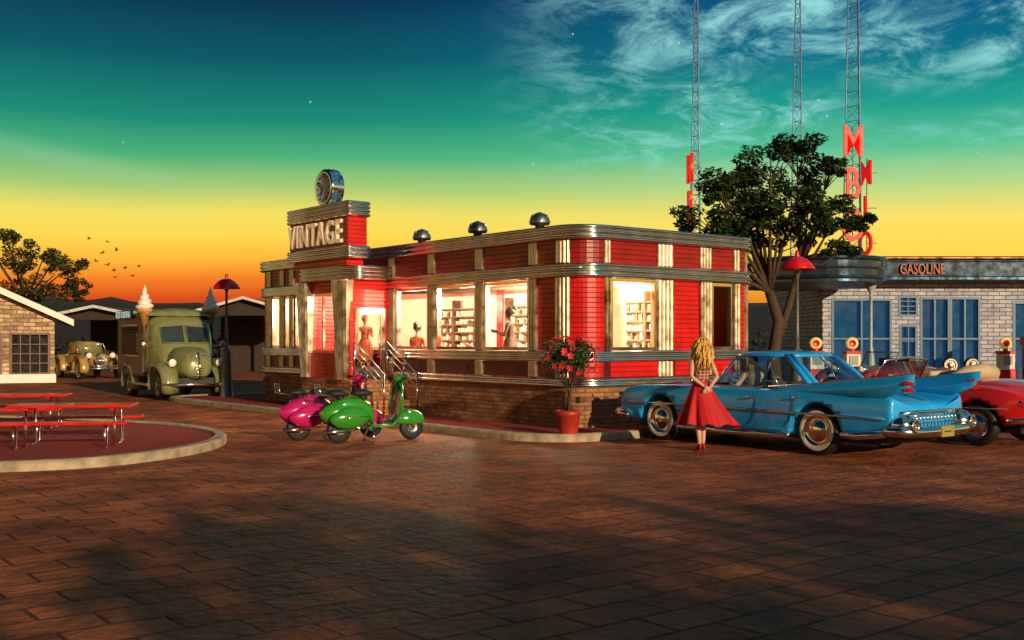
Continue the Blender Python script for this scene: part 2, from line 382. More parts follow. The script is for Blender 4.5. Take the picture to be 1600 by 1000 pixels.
def panel(mb,s0,s1,z0,z1,off,mi,rib=0,dep=.03,inner=-.1,n=None):
    if s1<s0: s0,s1=s1,s0
    n=n or (rib*6 if rib else max(1,int((s1-s0)/.08)))
    a=[];b=[]
    p=P(s0)+PN(s0)*inner; a.append((p.x,p.y,z0)); b.append((p.x,p.y,z1))
    for i in range(n+1):
        s=s0+(s1-s0)*i/n; o=off+(dep*abs(math.sin(math.pi*rib*i/n)) if rib else 0); p=P(s)+PN(s)*o
        a.append((p.x,p.y,z0)); b.append((p.x,p.y,z1))
    p=P(s1)+PN(s1)*inner; a.append((p.x,p.y,z0)); b.append((p.x,p.y,z1))
    m=len(a); fs=[(i,i+1,m+i+1,m+i) for i in range(m-1)]; fs+= [tuple(range(m))[::-1],tuple(range(m,2*m))]
    mb.add(a+b,fs,mi,False)
ZS,ZT=1.48,2.80
pl=MB(); rd=MB(); fr=MB(); gl=MB()
def pil(s,w,rib=3):
    panel(pl,s-w/2,s+w/2,.985,1.265,.03,0,rib); panel(pl,s-w/2,s+w/2,ZS,ZT,.035,0,rib); panel(pl,s-w/2,s+w/2,3.075,3.475,.02,0,rib)
def window(s0,s1,z0=ZS,z1=ZT,mull=0):
    if s1<s0:s0,s1=s1,s0
    w=.06
    panel(fr,s0,s0+w,z0,z1,.0,0); panel(fr,s1-w,s1,z0,z1,.0,0)
    panel(fr,s0+w,s1-w,z0,z0+w,-.005,0); panel(fr,s0+w,s1-w,z1-w,z1,-.005,0)
    a,b=P(s0),P(s1); na=PN((s0+s1)/2)*-.05; a=a+na;b=b+na
    gl.add([(a.x,a.y,z0),(b.x,b.y,z0),(b.x,b.y,z1),(a.x,a.y,z1)],[(0,1,2,3)],0)
for t in (1.28,2.96,4.64,6.2,10.05,10.95,11.5,12.25): pil(sL(t),.24 if t<10 else .2)
for a,b in ((1.42,2.82),(3.1,4.5),(4.78,6.06),(8.6,9.93),(10.17,10.83),(11.07,11.38),(11.62,12.13)): window(sL(a),sL(b))
c0=sL(.62)
panel(rd,sL(1.16),c0,ZS,ZT,0,0); panel(pl,c0,c0+.30,.985,1.265,.03,0,4); panel(pl,c0,c0+.30,ZS,ZT,.035,0,4); panel(pl,c0,c0+.30,3.075,3.475,.02,0,4)
panel(rd,c0+.30,sR(.58),ZS,ZT,0,0); panel(fr,sR(.58),sR(.74),ZS,ZT,.04,0,2); panel(pl,sR(.58),sR(.74),3.075,3.475,.02,0,2)
panel(rd,sR(.75),sR(2.0),.99,1.26,.012,0); panel(rd,sR(.2),sR(.57),.99,1.26,.012,0);panel(rd,sR(2.45),sR(4.2),.99,1.26,.012,0)
window(sR(.76),sR(1.95))
pil(sR(2.18),.42,4); panel(rd,sR(2.4),sR(3.13),ZS,ZT,0,0); pil(sR(3.31),.34,4); window(sR(3.5),sR(4.14)); pil(sR(4.24),.18,2); panel(rd,sR(4.34),sR(5.2),ZS,ZT,0,0)
pil(sR(4.72),.16,2)
panel(rd,sR(5.2),PT+sL(12.4),ZS,ZT,0,0,n=120)
make(pl,'pilasters',[steel],diner); make(rd,'enamel_panels',[redside],diner); make(fr,'window_frames',[chrome],diner); make(gl,'window_panes',[glass],diner)
mb=MB(); rp=rrect(*RECT,-.02); mb.add([(x,y,3.6) for x,y in rp],[tuple(range(len(rp)))],0); make(mb,'roof_deck',[dark],diner)
mb=MB()
for (u,v) in((.5,1.7),(.5,3.7),(.5,5.77)):
    T=Tr(u,v,0); mb.lathe([(.09,3.6),(.09,3.88),(.19,3.89),(.2,3.93)],20,0,T)
    mb.lathe([(.2,3.93),(.19,4.0),(.15,4.07),(.08,4.11),(0,4.12)],20,0,T)
    for k in range(10):
        a=k*math.pi/5; mb.tube([(u+.2*math.cos(a),v+.2*math.sin(a),3.93),(u+.155*math.cos(a),v+.155*math.sin(a),4.07),(u,v,4.13)],.01,5,0)
make(mb,'roof_vents',[M('vent_steel',(.45,.42,.4),.35,1)],diner)
# interior
interior_cream=M('interior_cream',(.86,.80,.62),.7,var=.05)
mb=MB()
mb.bx(.12,4.78,.12,12.88,.55,.65,1); mb.bx(.12,4.78,.12,12.88,2.97,3.03,0)
mb.bx(3.6,3.66,.14,12.86,.65,2.97,0)
mb.bx(.14,3.6,12.7,12.76,.65,2.97,0)
for v0,v1 in((.8,2.6),(4.4,6.4),(7.6,9.6)):
    for z in (1.25,1.45,1.65,1.85,2.05,2.25,2.45): mb.bx(3.36,3.58,v0,v1,z,z+.035,3)
    for v in (v0,(v0+v1)/2,v1): mb.bx(3.34,3.57,v-.03,v+.03,.66,2.7,1)
    for z in (1.285,1.485,1.685,1.885,2.085,2.285):
        v=v0+.1
        while v<v1-.1:
            hgt=random.uniform(.07,.15); mb.box((3.45,v,z+hgt/2+.001),(.07,.06,hgt),random.choice([0,0,3,0])); v+=random.uniform(.09,.2)
mb.bx(2.0,2.5,.8,9.2,.66,1.42,2); mb.bx(1.95,2.55,.75,9.25,1.43,1.48,4)
for v in (3.0,3.9,6.9): mb.bx(3.55,3.59,v-.12,v+.12,.66,2.9,2)
for v in (1.0,2.9,4.8,9.3,11.2):
    mb.bx(.25,.95,v-.12,v+.12,.66,1.50,2)
for v in (1.9,3.85): mb.bx(.3,.9,v-.35,v+.35,1.30,1.34,4)
make(mb,'interior',[interior_cream,brownwood,redpaint,M('shelf_dark',(.16,.09,.05),.6),chrome],diner)
mb=MB(); mb.lathe([(.42,.66),(.42,2.3),(.36,2.55),(.3,2.7)],24,0,Tr(1.5,.95,0)); make(mb,'interior_cooler',[M('cooler_enamel',(.7,.62,.45),.4)],diner)
mb=MB(); lampm=M('tube_light',(1,.9,.65),.5,emit=12,ecol=(1,.88,.64))
for v in (1.5,3.7,5.9,8.2,11): mb.bx(1.9,2.1,v-.6,v+.6,2.90,2.955,0)
for v in (1.2,4.2): mb.ell((1.1,v,2.55),(.1,.1,.1),0); mb.tube([(1.1,v,2.6),(1.1,v,2.95)],.01,6,0)
make(mb,'ceiling_lamps',[lampm],diner)
for (u,v,p) in((1.5,2.1,520),(1.5,5.2,520),(1.5,9.2,240),(1.5,11.8,90),(2.6,.6,160)):
    l=bpy.data.lights.new('ceiling_bulb','POINT'); l.energy=p; l.color=(1,.84,.54); l.shadow_soft_size=.05
    o=bpy.data.objects.new('ceiling_bulb',l); link(o,diner); o.location=(u,v,2.62)
# vestibule
v0,v1=6.3,8.5
mb=MB(); mb.bx(-1.0,-.01,v0,v1,0,.8,0); make(mb,'vestibule_base',[brick],diner)
mb=MB()
mb.bx(-1.0,-.88,v0,v0+.08,.81,3.0,0); mb.bx(-.14,-.01,v0,v0+.08,.81,3.0,0); mb.bx(-.88,-.14,v0+.004,v0+.08,2.35,3.0,0)
mb.bx(-1.0,-.94,v0+.7,v1,.81,1.4,0); mb.bx(-1.0,-.94,v1-.3,v1,1.4,3.0,0); mb.bx(-.98,-.01,v1-.08,v1-.003,.81,3,0)
mb.bx(-1.0,-.94,v0+.7,v1-.3,2.7,3.0,0)
make(mb,'vestibule_walls',[redside],diner)
mb=MB()
def flare(vc,wb,wt,uo):
    n=6
    for k in range(n):
        a0=-.5+k/n; a1=-.5+(k+1)/n
        p=[(-1.03-uo,vc+a0*wb,.82),(-1.03-uo,vc+a1*wb,.82),(-1.10-uo,vc+a1*wt,2.98),(-1.10-uo,vc+a0*wt,2.98)]
        mid0=(-1.07-uo,vc+(a0+a1)/2*wb,.82); mid1=(-1.16-uo,vc+(a0+a1)/2*wt,2.98)
        mb.add([p[0],mid0,mid1,p[3],p[1],p[2]],[(0,1,2,3),(1,4,5,2)],0)
    for q in(-1,1): mb.add([(-1.03-uo,vc+q*wb/2,.82),(-.95,vc+q*wb/2,.82),(-.95,vc+q*wt/2,2.98),(-1.1-uo,vc+q*wt/2,2.98)],[(0,1,2,3)],0)
flare(v0+.28,.34,.62,.02); flare(v1-.22,.3,.5,.02)
make(mb,'flared_pilasters',[steel],diner)
mb=MB()
mb.bx(-1.02,-.96,v0+.62,v0+.68,.82,2.95,0)
mb.bx(-1.015,-.96,v0+.7,v1-.4,1.38,1.44,0); mb.bx(-1.015,-.96,v0+.7,v1-.4,2.66,2.72,0); mb.bx(-1.01,-.96,v0+1.2,v0+1.25,1.44,2.66,0)
mb.bx(-.9,-.84,v0-.02,v0+.05,.82,2.37,0); mb.bx(-.18,-.12,v0-.02,v0+.05,.82,2.37,0); mb.bx(-.84,-.18,v0-.02,v0+.05,2.31,2.37,0)
mb.bx(-.84,-.79,v0,v0+.04,.82,2.31,0); mb.bx(-.23,-.18,v0,v0+.04,.82,2.31,0); mb.bx(-.79,-.23,v0,v0+.04,.82,1.1,0); mb.bx(-.79,-.23,v0,v0+.04,2.24,2.31,0)
mb.tube([(-.3,v0-.04,1.3),(-.3,v0-.04,1.9)],.015,6,0)
sweep(mb,(-1.0,v0,.3,v1,.3),ribs(2.98,3.31,4,.12,.06,-.3),0,True)
mb.bx(-.9,0,v0+.1,v1-.1,3.25,3.28,0)
for u in(-.93,-.1):
    mb.tube([(u,v0-.05,1.65),(u,v0-1.25,.95)],.02,8,0); mb.tube([(u,v0-.05,1.35),(u,v0-1.25,.65)],.012,8,0); mb.tube([(u,v0-.05,.8),(u,v0-.05,1.66)],.02,8,0); mb.tube([(u,v0-1.25,.12),(u,v0-1.25,.97)],.02,8,0)
    mb.tube([(u,v0-.05,1.5),(u,v0-1.25,.8)],.012,8,0)
make(mb,'vestibule_trim',[chrome],diner)
mb=MB(); mb.add([(-.79,v0+.02,1.1),(-.23,v0+.02,1.1),(-.23,v0+.02,2.24),(-.79,v0+.02,2.24)],[(0,1,2,3)],0)
mb.add([(-.98,v0+.7,1.44),(-.98,v1-.4,1.44),(-.98,v1-.4,2.66),(-.98,v0+.7,2.66)],[(0,1,2,3)],0); make(mb,'vestibule_glass',[glass],diner)
mb=MB()
for k in range(4): mb.bx(-.98,-.06,v0-.02-.3*(k+1),v0-.02-.3*k,.1,.63-.172*k+.1,0)
make(mb,'entrance_steps',[brick],diner,bevel=.01)
mb=MB(); mb.bx(-.96,-.05,v0+.1,v1-.1,2.93,2.97,0); make(mb,'vestibule_ceiling',[interior_cream],diner)
l=bpy.data.lights.new('vestibule_bulb','POINT'); l.energy=45; l.color=(1,.84,.55); l.shadow_soft_size=.06
o=bpy.data.objects.new('vestibule_bulb',l); link(o,diner); o.location=(-.5,7.5,2.6)
# sign
sign=empty('diner_sign',C,ANG)
mb=MB()
mb.bx(-1.12,-.72,6.25,8.7,3.3,3.45,0); mb.bx(-1.16,-.70,6.12,8.8,3.44,4.6,0)
make(mb,'sign_box',[redside],sign)
mb=MB()
SR=(-1.16,6.12,-.70,8.8,.02)
sweep(mb,SR,ribs(4.34,4.68,4,.04,.05,-.3),0,True,4); sweep(mb,SR,ribs(3.44,3.72,3,.04,.05,0),0,True,4)
mb.bx(-1.12,-.74,6.16,8.76,4.60,4.66,0)
make(mb,'sign_bands',[chrome],sign,recalc=False)
mb=MB(); mb.bx(-1.185,-1.165,6.25,8.77,3.75,4.32,0); make(mb,'sign_panel',[reddark],sign)
T=Matrix(((0,0,-1,-1.225),(-1,0,0,7.51),(0,1,0,4.035),(0,0,0,1)))
lit=M('sign_letter_cream',(.78,.60,.40),.4,emit=.22,ecol=(1,.62,.32))
text('VINTAGE','letters',lit,.72,sign,T,.035,.006,fixw=2.44,space=1.12)
# clock
clock=empty('clock',C,ANG)
T=Tr(-.93,7.35,5.08)@Ry(R(-90))
mb=MB()
mb.lathe([(0,-.17),(.38,-.17),(.42,-.13),(.40,-.09),(.43,-.05),(.41,0),(.43,.05),(.40,.09),(.42,.13),(.38,.17),(.34,.165)],40,0,T)
mb.lathe([(.34,.165),(.33,.15),(0,.15)],40,1,T)
mb.tube([(-.93,7.35,4.6),(-.93,7.35,4.72)],.1,12,0); mb.bx(-1.08,-.78,7.1,7.6,4.62,4.70,0)
for k in range(12):
    a=k*math.pi/6; mb.box((0,.27,.156),(.02,.06,.008),2,T@Rz(a))
for a,l_ in((R(60),.17),(R(-35),.24)): mb.box((0,l_/2,.162),(.02,l_,.008),2,T@Rz(a))
make(mb,'clock_body',[chrome,M('clock_face',(.30,.33,.38),.4),black],clock)

# ---------------------------------------------------------------- wheels
def wheel(mb,c,r,w,axis='y',mi=(0,1,2),side=1,T=None):
    prof=[(r*.55,-w*.5),(r*.85,-w*.5),(r*.97,-w*.38),(r,-w*.15),(r,w*.15),(r*.97,w*.38),(r*.86,w*.49),(r*.81,w*.51),(r*.62,w*.51),(r*.58,w*.46),(r*.50,w*.36),(r*.40,w*.42),(r*.34,w*.56),(r*.15,w*.64),(0,w*.65)]
    ms=[mi[0]]*7+[mi[1]]+[mi[2]]*6
    A=Tr(*c)@Rx(R(-90)*side)
    if T is not None: A=T@A
    mb.lathe(prof,28,ms,A)
    mb.lathe([(0,-w*.4),(r*.56,-w*.4)],20,mi[0],A)

# ---------------------------------------------------------------- blue finned car
def sect(x,w,zb,zs,zh,k=.84):
    h=[(0,zb),(w*.8,zb),(w*.95,zb+.06),(w,zb+.2),(w*1.005,zb+(zs-zb)*.6),(w*.985,zs-.07),(w*.95,zs),(w*(k+.03),zs-.03),(w*(k-.05),zh+.01),(w*.45,zh+.03),(0,zh+.045)]
    return [(x,y,z) for y,z in h]+[(x,-y,z) for y,z in h[-2:0:-1]]
bluep=M('sky_blue_car_paint',(.012,.40,1.0),.3,coat=.5,var=.04)
car=empty('finned_car',(4.20,17.67,0),R(128.46))
mb=MB()
st=[(2.66,.80,.42,.70,.68),(2.60,.92,.36,.80,.76),(2.35,.96,.28,.90,.83),(1.9,.98,.25,.94,.88),(1.2,.985,.24,.95,.92),(.6,.985,.22,.94,.93),(0,.985,.22,.93,.92),(-.8,.985,.22,.93,.92),(-1.5,.98,.25,.93,.90),(-2.1,.96,.27,.93,.86),(-2.5,.94,.30,.92,.80),(-2.66,.93,.33,.90,.76),(-2.74,.91,.40,.84,.68)]
mb.loft([sect(*s) for s in st][::-1],0,True,True)
body=make(mb,'body',[bluep],car,sub=2); apply_mods(body)
bpy.context.view_layer.update()
cut=MB()
for x,rr_ in((1.6,.42),(-1.5,.41)):
    for s in(-1,1): cut.lathe([(rr_,-.28),(rr_,.28)],32,0,car.matrix_world@Tr(x,s*.95,.36)@Rx(R(90)),cap=True)
boolcut(body,cut)
for p in body.data.polygons: p.use_smooth=True
mb=MB()
for s in(-1,1):
    rings=[]
    for x,zb_,zt,wy in((-.35,.88,.925,.10),(-.9,.87,.97,.10),(-1.5,.87,1.03,.10),(-2.1,.86,1.10,.09),(-2.6,.87,1.165,.075),(-2.86,.97,1.195,.05),(-3.0,1.11,1.19,.025)):
        yc=.885 if x>-2 else .885-.03*(-2-x)
        rings.append([(x,s*(yc-wy),zb_),(x,s*(yc+wy*.62),zb_),(x,s*(yc+wy*.40),zb_+(zt-zb_)*.6),(x,s*(yc+.014),zt),(x,s*(yc-.010),zt),(x,s*(yc-wy*.30),zb_+(zt-zb_)*.5)])
    mb.loft(rings,0,True,True)
make(mb,'tail_fins',[bluep],car)
mb=MB()
for x in(1.6,-1.5):
    for s in(-1,1): wheel(mb,(x,s*.84,.36),.36,.22,side=s)
make(mb,'wheels',[black,M('whitewall',(.75,.72,.66),.6),chrome],car)
mb=MB(); mb.bx(-2.4,2.3,-.7,.7,.2,.5,0); make(mb,'underbody',[dark],car)
def superel(x0,x1,w,z,n=48,e=2.6):
    cx=(x0+x1)/2;a=(x1-x0)/2;o=[]
    for i in range(n):
        t=2*math.pi*i/n; c,s=math.cos(t),math.sin(t)
        o.append((cx+a*math.copysign(abs(c)**(2/e),c),w*math.copysign(abs(s)**(2/e),s),z))
    return o
def greenhouse(car,xb0,xb1,wb,zb,xr0,xr1,wr,zr,bodym,pillars):
    n=48; A=superel(xb0,xb1,wb,zb,n,3.2); Bm=[Vector(a).lerp(Vector(b),.5)+Vector((0,(.03 if a[1]>0 else -.03),0.02)) for a,b in zip(A,superel(xr0,xr1,wr,zr,n,3.0))]; Bt=superel(xr0,xr1,wr,zr,n,3.0)
    g=MB(); g.loft([A,[tuple(b) for b in Bm],Bt],0,False,True,skip=lambda j:(5<=j<12) or (n-12<=j<n-5)); make(g,'window_glass',[darkglass],car)
    r=MB(); r.loft([superel(xr0-.02,xr1+.02,wr+.015,zr-.02,n,3.0),superel(xr0-.01,xr1+.01,wr+.02,zr+.01,n,3.0),superel(xr0+.15,xr1-.15,wr*.85,zr+.05,n,2.8),superel(xr0+.5,xr1-.5,wr*.4,zr+.07,n,2.5)],0,True,True); make(r,'roof',[bodym],car)
    c=MB()
    for i,wd,mi in pillars:
        for sgn in (1,-1):
            j=i if sgn==1 else (n-i)%n
            a=Vector(A[j])+Vector((0,0,-.02)); m_=Vector(Bm[j]); b=Vector(Bt[j]); c.tube([a,m_,b],wd,8,mi)
    c.tube([Vector(p)+Vector((0,0,.0)) for p in A]+[A[0]],.016,6,1)
    c.tube([Vector(p) for p in Bt]+[Bt[0]],.012,6,1)
    make(c,'pillars',[bodym,chrome],car)
greenhouse(car,-1.62,.90,.78,.93,-.85,.42,.64,1.43,bluep,[(5,.016,1),(13,.012,1),(17,.045,0),(18,.045,0)])
mb=MB()
for x in(.0,-.95):
    for s in (.38,-.38): mb.box((x-.26,s,.90),(.12,.62,.22),0); mb.box((x+.05,s,.87),(.45,.62,.12),0)
mb.box((.62,0,.95),(.2,1.3,.06),1)
o=make(mb,'seats',[M('seat_leather',(.10,.05,.03),.6),dark],car,bevel=.04)
mb=MB()
tor=[(.19*math.cos(a*math.pi/10),.19*math.sin(a*math.pi/10)) for a in range(21)]
mb.tube([(.42-.06*b/.19,.38+a,1.03+b*.7) for a,b in tor],.010,6,0); make(mb,'steering_wheel',[white],car)
mb=MB()
for s in(-1,1):
    mb.tube([(2.3,s*.975,.62),(1.2,s*1.0,.63),(0,s*1.0,.62),(-1.4,s*.995,.60),(-2.6,s*.945,.58)],.018,6,0)
    mb.tube([(1.15,s*.985,.27),(0,s*.985,.25),(-1.05,s*.985,.27)],.045,6,0)
    mb.tube([(2.4,s*.93,.92),(1.2,s*.945,.975),(.0,s*.94,.955),(-.5,s*.93,.955)],.012,6,0)
    mb.tube([(-1.95,s*.975,.33),(-2.2,s*.965,.33),(-2.6,s*.95,.38)],.055,8,0)
    mb.ell((-2.76,s*.74,.50),(.16,.2,.16),0); mb.ell((-2.84,s*.74,.50),(.11,.11,.1),0)
    mb.lathe([(.09,0),(.1,.05),(.07,.07),(.06,.02)],16,0,Tr(-2.9,s*.74,.50)@Ry(R(-90)))
    for k in(0,1): mb.lathe([(.10,0),(.11,.05),(.09,.07)],18,0,Tr(2.58,s*(.66+.2*k-.05),.70)@Ry(R(90))); 
    mb.ell((.78,s*1.05,1.02),(.04,.08,.05),0); mb.tube([(.78,s*.95,.95),(.78,s*1.05,1.0)],.01,6,0)
    mb.tube([(-.25,s*1.0,.80),(-.42,s*1.0,.80)],.014,6,0); mb.tube([(-1.1,s*1.0,.82),(-1.25,s*1.0,.82)],.014,6,0)
    for x in(.72,-.42,-1.12): mb.tube([(x,s*.992,.32),(x,s*.995,.6),(x,s*.975,.85)],.004,4,1)
    mb.tube([(-.6,s*.90,.965),(-1.5,s*.90,1.04),(-2.3,s*.885,1.13),(-3.0,s*.86,1.205)],.013,6,0)
mb.tube([(-2.62,.98,.42),(-2.85,.9,.42),(-2.9,.5,.40),(-2.92,0,.40),(-2.9,-.5,.40),(-2.85,-.9,.42),(-2.62,-.98,.42)],[.06,.08,.08,.08,.08,.08,.06],10,0)
mb.tube([(-2.74,.8,.66),(-2.79,.4,.67),(-2.8,0,.67),(-2.79,-.4,.67),(-2.74,-.8,.66)],.025,8,0)
for i in range(15):
    y=-.63+i*.09; mb.tube([(-2.79,y,.47),(-2.79,y,.66)],.009,5,0)
for z in(.52,.57,.62): mb.tube([(-2.78,-.66,z),(-2.80,0,z),(-2.78,.66,z)],.008,5,0)
mb.tube([(2.3,.99,.40),(2.62,.9,.42),(2.76,.5,.42),(2.8,0,.42),(2.76,-.5,.42),(2.62,-.9,.42),(2.3,-.99,.40)],[.05,.08,.09,.09,.09,.08,.05],10,0)
for z in(.56,.62): mb.tube([(2.66,-.6,z),(2.7,0,z),(2.66,.6,z)],.012,5,0)
mb.tube([(-1.75,0,.945),(-2.3,0,.885),(-2.68,0,.80)],.012,6,0)
make(mb,'chrome_trim',[chrome,dark],car)
mb=MB()
for s in(-1,1):
    for z in(.99,1.08): mb.lathe([(.03,0),(.038,.04),(.03,.10),(0,.17)],14,0,Tr(-2.86,s*.865,z)@Ry(R(-92)))
    mb.ell((-2.9,s*.74,.50),(.03,.06,.06),0)
make(mb,'tail_lights',[M('tail_lens',(.6,.01,.01),.2,coat=1,emit=.2)],car)
mb=MB(); mb.box((-2.985,0,.40),(.02,.32,.15),0); make(mb,'number_plate',[M('plate_yellow',(.35,.28,.08),.5)],car)
mb=MB()
for s in(-1,1):
    for k in(0,1): mb.ell((2.64,s*(.61+.2*k),.70),(.03,.08,.08),0)
make(mb,'head_lights',[white],car)

# ---------------------------------------------------------------- red convertible
rcol=M('red_car_paint',(.62,.012,.012),.2,coat=.8,var=.04)
rc=empty('convertible_car',tuple(Vector((7.3,17.25,0))+U*.85+V*1.45),R(128.46))
mb=MB()
st=[(2.3,.5,.42,.66,.66),(2.15,.75,.32,.80,.80),(1.7,.86,.28,.90,.92),(1.0,.88,.26,.92,.95),(.3,.88,.25,.90,.92),(-.5,.89,.25,.92,.93),(-1.3,.90,.27,.97,1.02),(-1.8,.86,.30,.93,.99),(-2.15,.76,.36,.82,.86),(-2.38,.50,.46,.64,.66)]
mb.loft([sect(*s,k=.72) for s in st][::-1],0,True,True)
body=make(mb,'body',[rcol],rc,sub=2); apply_mods(body); bpy.context.view_layer.update()
cut=MB()
for x in(1.4,-1.4):
    for s in(-1,1): cut.lathe([(.40,-.25),(.40,.25)],32,0,rc.matrix_world@Tr(x,s*.85,.34)@Rx(R(90)),cap=True)
boolcut(body,cut)
for p in body.data.polygons: p.use_smooth=True
mb=MB()
for x in(1.4,-1.4):
    for s in(-1,1): wheel(mb,(x,s*.76,.34),.34,.2,side=s)
mb.bx(-2,2,-.6,.6,.22,.5,0)
make(mb,'wheels',[black,black,chrome],rc)
mb=MB()
mb.tube([(-.85,.7,1.0),(-1.0,.4,1.12),(-1.05,0,1.15),(-1.0,-.4,1.12),(-.85,-.7,1.0)],[.08,.13,.14,.13,.08],12,0)
mb.tube([(-.7,.7,.98),(-.8,.4,1.06),(-.82,0,1.08),(-.8,-.4,1.06),(-.7,-.7,.98)],[.06,.09,.1,.09,.06],12,0)
mb.box((-.45,.36,.98),(.16,.6,.36),0);mb.box((-.45,-.36,.98),(.16,.6,.36),0)
make(mb,'folded_soft_top',[M('cream_canvas',(.50,.40,.25),.8,bump=.3)],rc,bevel=.03)
mb=MB()
mb.tube([(.55,.72,.93),(.32,.66,1.32),(.30,0,1.36),(.32,-.66,1.32),(.55,-.72,.93)],.018,8,0)
for s in(-1,1):
    mb.lathe([(.075,0),(.075,.04),(.05,.06)],16,0,Tr(-2.05,s*.70,.68)@Rz(R(180-25*s))@Ry(R(90)))
    mb.tube([(1.9,s*.85,.62),(0,s*.905,.6),(-1.9,s*.85,.6)],.012,6,0)
mb.tube([(-1.9,.86,.42),(-2.3,.7,.44),(-2.5,0,.45),(-2.3,-.7,.44),(-1.9,-.86,.42)],[.04,.06,.06,.06,.04],10,0)
mb.tube([(1.9,.86,.42),(2.3,.7,.44),(2.5,0,.45),(2.3,-.7,.44),(1.9,-.86,.42)],[.04,.06,.06,.06,.04],10,0)
make(mb,'chrome_trim',[chrome],rc)
mb=MB(); mb.add([(.54,.7,.94),(.33,.64,1.3),(.33,-.64,1.3),(.54,-.7,.94)],[(0,1,2,3)],0); make(mb,'windscreen',[darkglass],rc)
mb=MB()
for s in(-1,1): mb.ell((-2.1,s*.72,.68),(.06,.05,.05),0)
make(mb,'tail_lights',[MATS['tail_lens']],rc)

# ---------------------------------------------------------------- vintage 30s cars
def vintage(name,loc,rz,paint,top=True):
    e=empty(name,loc,rz)
    mb=MB()
    def sc(x,w,z0,z1,e_=3):
        o=[]
        for i in range(20):
            t=2*math.pi*i/20; c,s=math.cos(t),math.sin(t)
            o.append((x,w*math.copysign(abs(c)**(2/e_),c),(z0+z1)/2+(z1-z0)/2*math.copysign(abs(s)**(2/e_),s)))
        return o
    mb.loft([sc(*s) for s in((-1.9,.25,.5,.7),(-1.75,.5,.4,.88),(-1.2,.68,.35,1.0),(-.5,.72,.35,1.02),(.3,.66,.35,1.0),(.5,.5,.4,1.02),(1.2,.38,.42,1.0),(1.55,.32,.45,.98))],0,True,True)
    for s in(-1,1):
        for x,r in((1.35,.48),(-1.25,.48)):
            rings=[]
            for k in range(11):
                a=R(-15+200*k/10); rr_=r; cx=x+rr_*math.cos(a)*1.15; cz=.40+rr_*math.sin(a)
                w_=.16; rings.append([(cx+dx*math.cos(a),s*.72+dy,cz+dx*math.sin(a)) for dx,dy in((-.05,-w_),(.03,-w_),(.07,-w_*.5),(.09,0),(.07,w_*.5),(.03,w_),(-.05,w_))])
            mb.loft(rings,0,True,True)
        mb.bx(-.8,.85,s*.62,s*.92,.28,.33,0)
    make(mb,'body',[paint],e)
    mb=MB()
    for s in(-1,1):
        for x in(1.35,-1.25): wheel(mb,(x,s*.72,.36),.36,.15,side=s)
    make(mb,'wheels',[black,MATS['whitewall'],chrome],e)
    mb=MB()
    mb.loft([[(1.56,.3*math.cos(a*math.pi/8),.70+.32*math.sin(a*math.pi/8)) for a in range(16)],[(1.64,.24*math.cos(a*math.pi/8),.70+.30*math.sin(a*math.pi/8)) for a in range(16)]],0,True,False)
    for k in range(7): mb.tube([(1.66,-.18+.06*k,.5),(1.66,-.18+.06*k,.93)],.01,5,0)
    for s in(-1,1):
        mb.ell((1.45,s*.45,.92),(.14,.14,.14),0); mb.ell((1.55,s*.45,.92),(.06,.11,.11),1)
    mb.tube([(1.85,-.8,.42),(1.95,0,.42),(1.85,.8,.42)],.045,8,0); mb.tube([(1.85,-.8,.52),(1.95,0,.52),(1.85,.8,.52)],.025,8,0)
    mb.tube([(.42,-.55,1.0),(.22,-.52,1.36),(.22,.52,1.36),(.42,.55,1.0)],.02,8,0)
    make(mb,'chrome_trim',[chrome,white],e)
    if top:
        mb=MB(); mb.loft([superel(-1.3,.42,.62,1.0,32),superel(-1.1,.3,.58,1.3,32),superel(-1.0,.22,.5,1.42,32),superel(-.7,0,.2,1.47,32)],0,True,True); make(mb,'cabin_top',[paint],e)
    mb=MB(); mb.add([(.45,-.53,1.02),(.30,-.5,1.34),(.30,.5,1.34),(.45,.53,1.02)],[(0,1,2,3)],0); mb.box((-.3,0,1.05),(.2,1.0,.3),1); make(mb,'windscreen',[darkglass,brownwood],e)
    return e
goldp=M('gold_car_paint',(.50,.33,.09),.25,coat=.6,metal=.3)
maroon=M('maroon_car_paint',(.2,.03,.02),.25,coat=.7)
vintage('vintage_car',(-18.9,49.2,0),R(-52),goldp).scale=(1.12,1.12,1.12)
vintage('roadster',(9.9,29.0,0),R(-150),maroon,False)

# ---------------------------------------------------------------- ice cream truck
olive=M('olive_truck_paint',(.20,.215,.085),.3,coat=.5,var=.12)
tr=empty('ice_cream_truck',(-9.15,31.3,0),R(-56.5))
mb=MB()
mb.bx(-4.1,-1.25,-.98,.98,.62,2.42,0)
o=make(mb,'rear_body',[M('truck_panel_brown',(.16,.10,.045),.5,var=.3)],tr,bevel=.06)
mb=MB()
rings=[]
for x,w,z in((-4.15,.96,2.5),(-4.0,1.0,2.62),(-1.2,1.0,2.62),(-.95,.95,2.55),(-.8,.85,2.42)):
    rings.append([(x,w*math.cos(a),2.38+(z-2.38)*math.sin(a)) for a in [math.pi*k/12 for k in range(13)]])
mb.loft(rings,0,True,True)
def rr2(x,w,z0,z1,e_=4):
    o=[]
    for i in range(28):
        t=2*math.pi*i/28; c,s=math.cos(t),math.sin(t); o.append((x,w*math.copysign(abs(c)**(2/e_),c),(z0+z1)/2+(z1-z0)/2*math.copysign(abs(s)**(2/e_),s)))
    return o
mb.loft([rr2(-1.3,.96,.5,2.42,6),rr2(-.9,.92,.5,2.38,5),rr2(-.62,.84,.5,2.2,4),rr2(-.3,.74,.5,1.55,4),rr2(-.1,.68,.5,1.42,3.5)],0,True,True)
